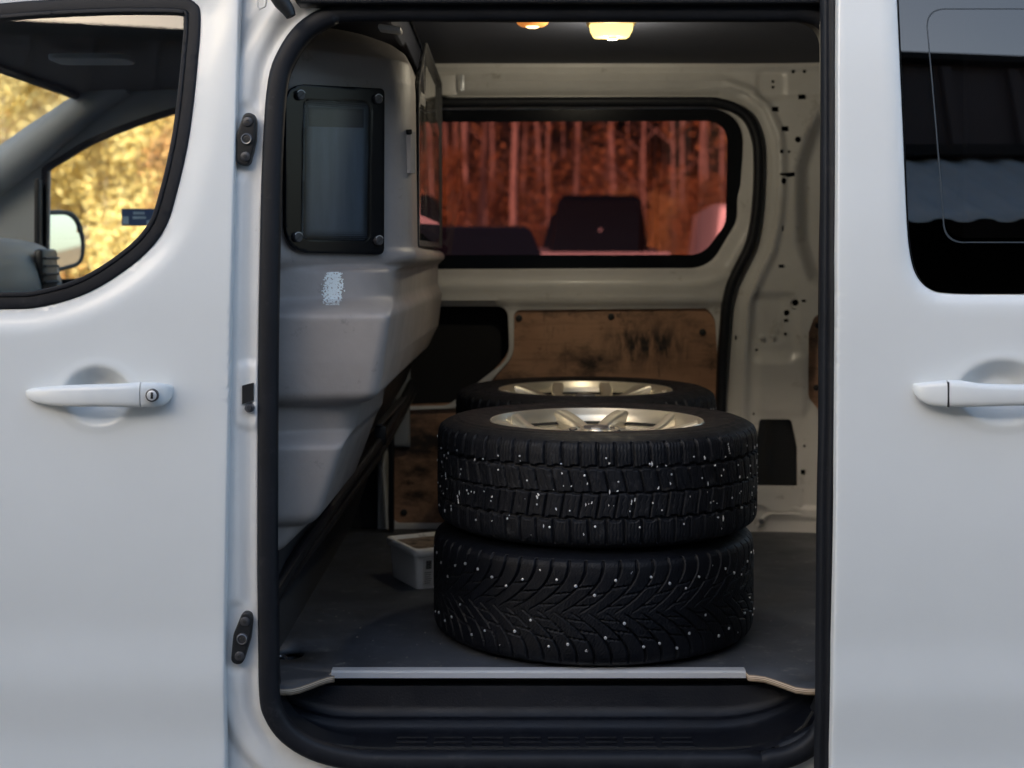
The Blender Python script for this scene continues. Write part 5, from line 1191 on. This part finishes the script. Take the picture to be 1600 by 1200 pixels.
NM = {'birch': 'birch_tree', 'sapling': 'sapling_tree', 'young': 'aspen_tree', 'spruce': 'spruce_tree'}
def tree(kind, k, px, D, zone, s=1.0):
    x = PX(px, D); tm, lm = protos[(kind, k)]
    lab = {('sapling', 'red'): 'thin twiggy sapling almost without leaves seen through the red window', ('birch', 'red'): 'slim bare stemmed birch in the wood seen through the red window', ('young', 'red'): 'small bushy autumn tree in the undergrowth seen through the red window',
           ('spruce', 'red'): 'dark conifer between the birches seen through the red window', ('birch', 'cab'): 'pale stemmed birch with golden leaves seen through the cab windows',
           ('young', 'cab'): 'dense golden autumn tree seen through the cab windows', ('spruce', 'cab'): 'dark conifer behind the golden trees seen through the cab',
           ('birch', 'side'): 'birch in the wood beyond the yard, outside both windows', ('young', 'side'): 'small autumn tree beyond the yard, outside both windows', ('spruce', 'side'): 'dark conifer beyond the yard, outside both windows'}[(kind, zone)]
    t = thing(NM[kind], lab, 'tree', (x, D, float(gz(np.array([x]), np.array([D]))[0]) - .1), random.uniform(0, 6.28), {'birch': 'birches', 'sapling': 'thin saplings', 'young': 'young autumn trees', 'spruce': 'conifers'}[kind] + {'red': ' behind the red window', 'cab': ' behind the cab', 'side': ' beyond the yard'}[zone])
    t.scale = (s, s, s)
    link(bpy.data.objects.new('trunk', tm), t); link(bpy.data.objects.new('crown', lm), t); return t
rt = random.Random(5)
ORD = ['first', 'second', 'third', 'fourth', 'fifth', 'sixth', 'seventh', 'eighth', 'ninth', 'tenth', 'eleventh', 'twelfth', 'thirteenth', 'fourteenth', 'fifteenth', 'sixteenth']
for iT, px in enumerate((694, 706, 722, 736, 752, 774, 811, 815, 845, 862, 905, 966, 1002, 1060, 1096, 1118)):
    tree('birch', rt.randrange(4), px + rt.uniform(-9, 9), rt.uniform(30, 42), 'red', rt.uniform(.85, 1.2))['label'] = 'pale birch trunk, ' + ORD[iT] + ' from the left in the front row behind the red window'
for px in (700, 730, 765, 790, 832, 856, 880, 925, 945, 982, 1012, 1040, 1080, 1108, 1135): tree('birch', rt.randrange(4), px + rt.uniform(-3, 3), rt.uniform(42, 56), 'red', rt.uniform(.55, .8))
for px in (700, 760, 830, 1045, 1085, 1120, 960): tree('young', rt.randrange(4), px, rt.uniform(29, 34), 'red', rt.uniform(.28, .5))
for px in range(700, 1150, 50): tree('sapling', rt.randrange(3), px + rt.uniform(-8, 8), rt.uniform(28, 36), 'red', rt.uniform(.7, 1.2))
for px in range(690, 1160, 26): tree('spruce', rt.randrange(2), px, rt.uniform(44, 60), 'red', rt.uniform(.7, 1.1))
rt = random.Random(11)
for k in range(34): tree('young', (0, 2, 0, 2, 1, 0)[rt.randrange(6)], -80 + k * 11.5 + rt.uniform(-6, 6), rt.uniform(28, 40), 'cab', rt.uniform(.7, 1.25))
for px in (10, 40, 95, 130, 175, 215, 250): tree('birch', rt.randrange(4), px, rt.uniform(30, 42), 'cab', rt.uniform(.85, 1.1))
for px in (-30, 130): tree('spruce', rt.randrange(2), px, rt.uniform(58, 66), 'cab', .9)
for px in list(range(-900, -120, 90)) + list(range(330, 680, 60)) + list(range(1190, 2500, 90)): tree(('birch', 'young', 'birch', 'spruce')[rt.randrange(4)], rt.randrange(2), px, rt.uniform(30, 50), 'side', rt.uniform(.8, 1.2))
# undergrowth on the slope
n = 60000; r3 = np.random.default_rng(9)
ux = r3.uniform(-26, 22, n); uy = r3.uniform(26.5, 44, n); clump = .5 + .5 * np.sin(ux * 1.7 + np.sin(uy * 1.3) * 2) * np.sin(uy * 1.1 + ux * .4)
uz = gz(ux, uy) + r3.random(n) ** 1.6 * (.35 + 1.1 * clump); c = np.c_[ux, uy, uz]
a = r3.normal(0, 1, (n, 3)); a /= np.linalg.norm(a, axis=1)[:, None]; b = np.cross(a, r3.normal(0, 1, (n, 3))); b /= np.linalg.norm(b, axis=1)[:, None]; s = r3.uniform(.05, .12, n)[:, None]
V = np.stack([c - a * s, c + b * s * .6, c + a * s, c - b * s * .6], 1).reshape(-1, 3)
obj('undergrowth', np_mesh(V, np.arange(len(V)).reshape(-1, 4)), M['leafo'], None, label='orange and yellow undergrowth covering the slope below the trees', kind='stuff', smooth=False)

print('objects', len(bpy.data.objects), 'tris', sum(len(m.loops) - 2 * len(m.polygons) for m in bpy.data.meshes))
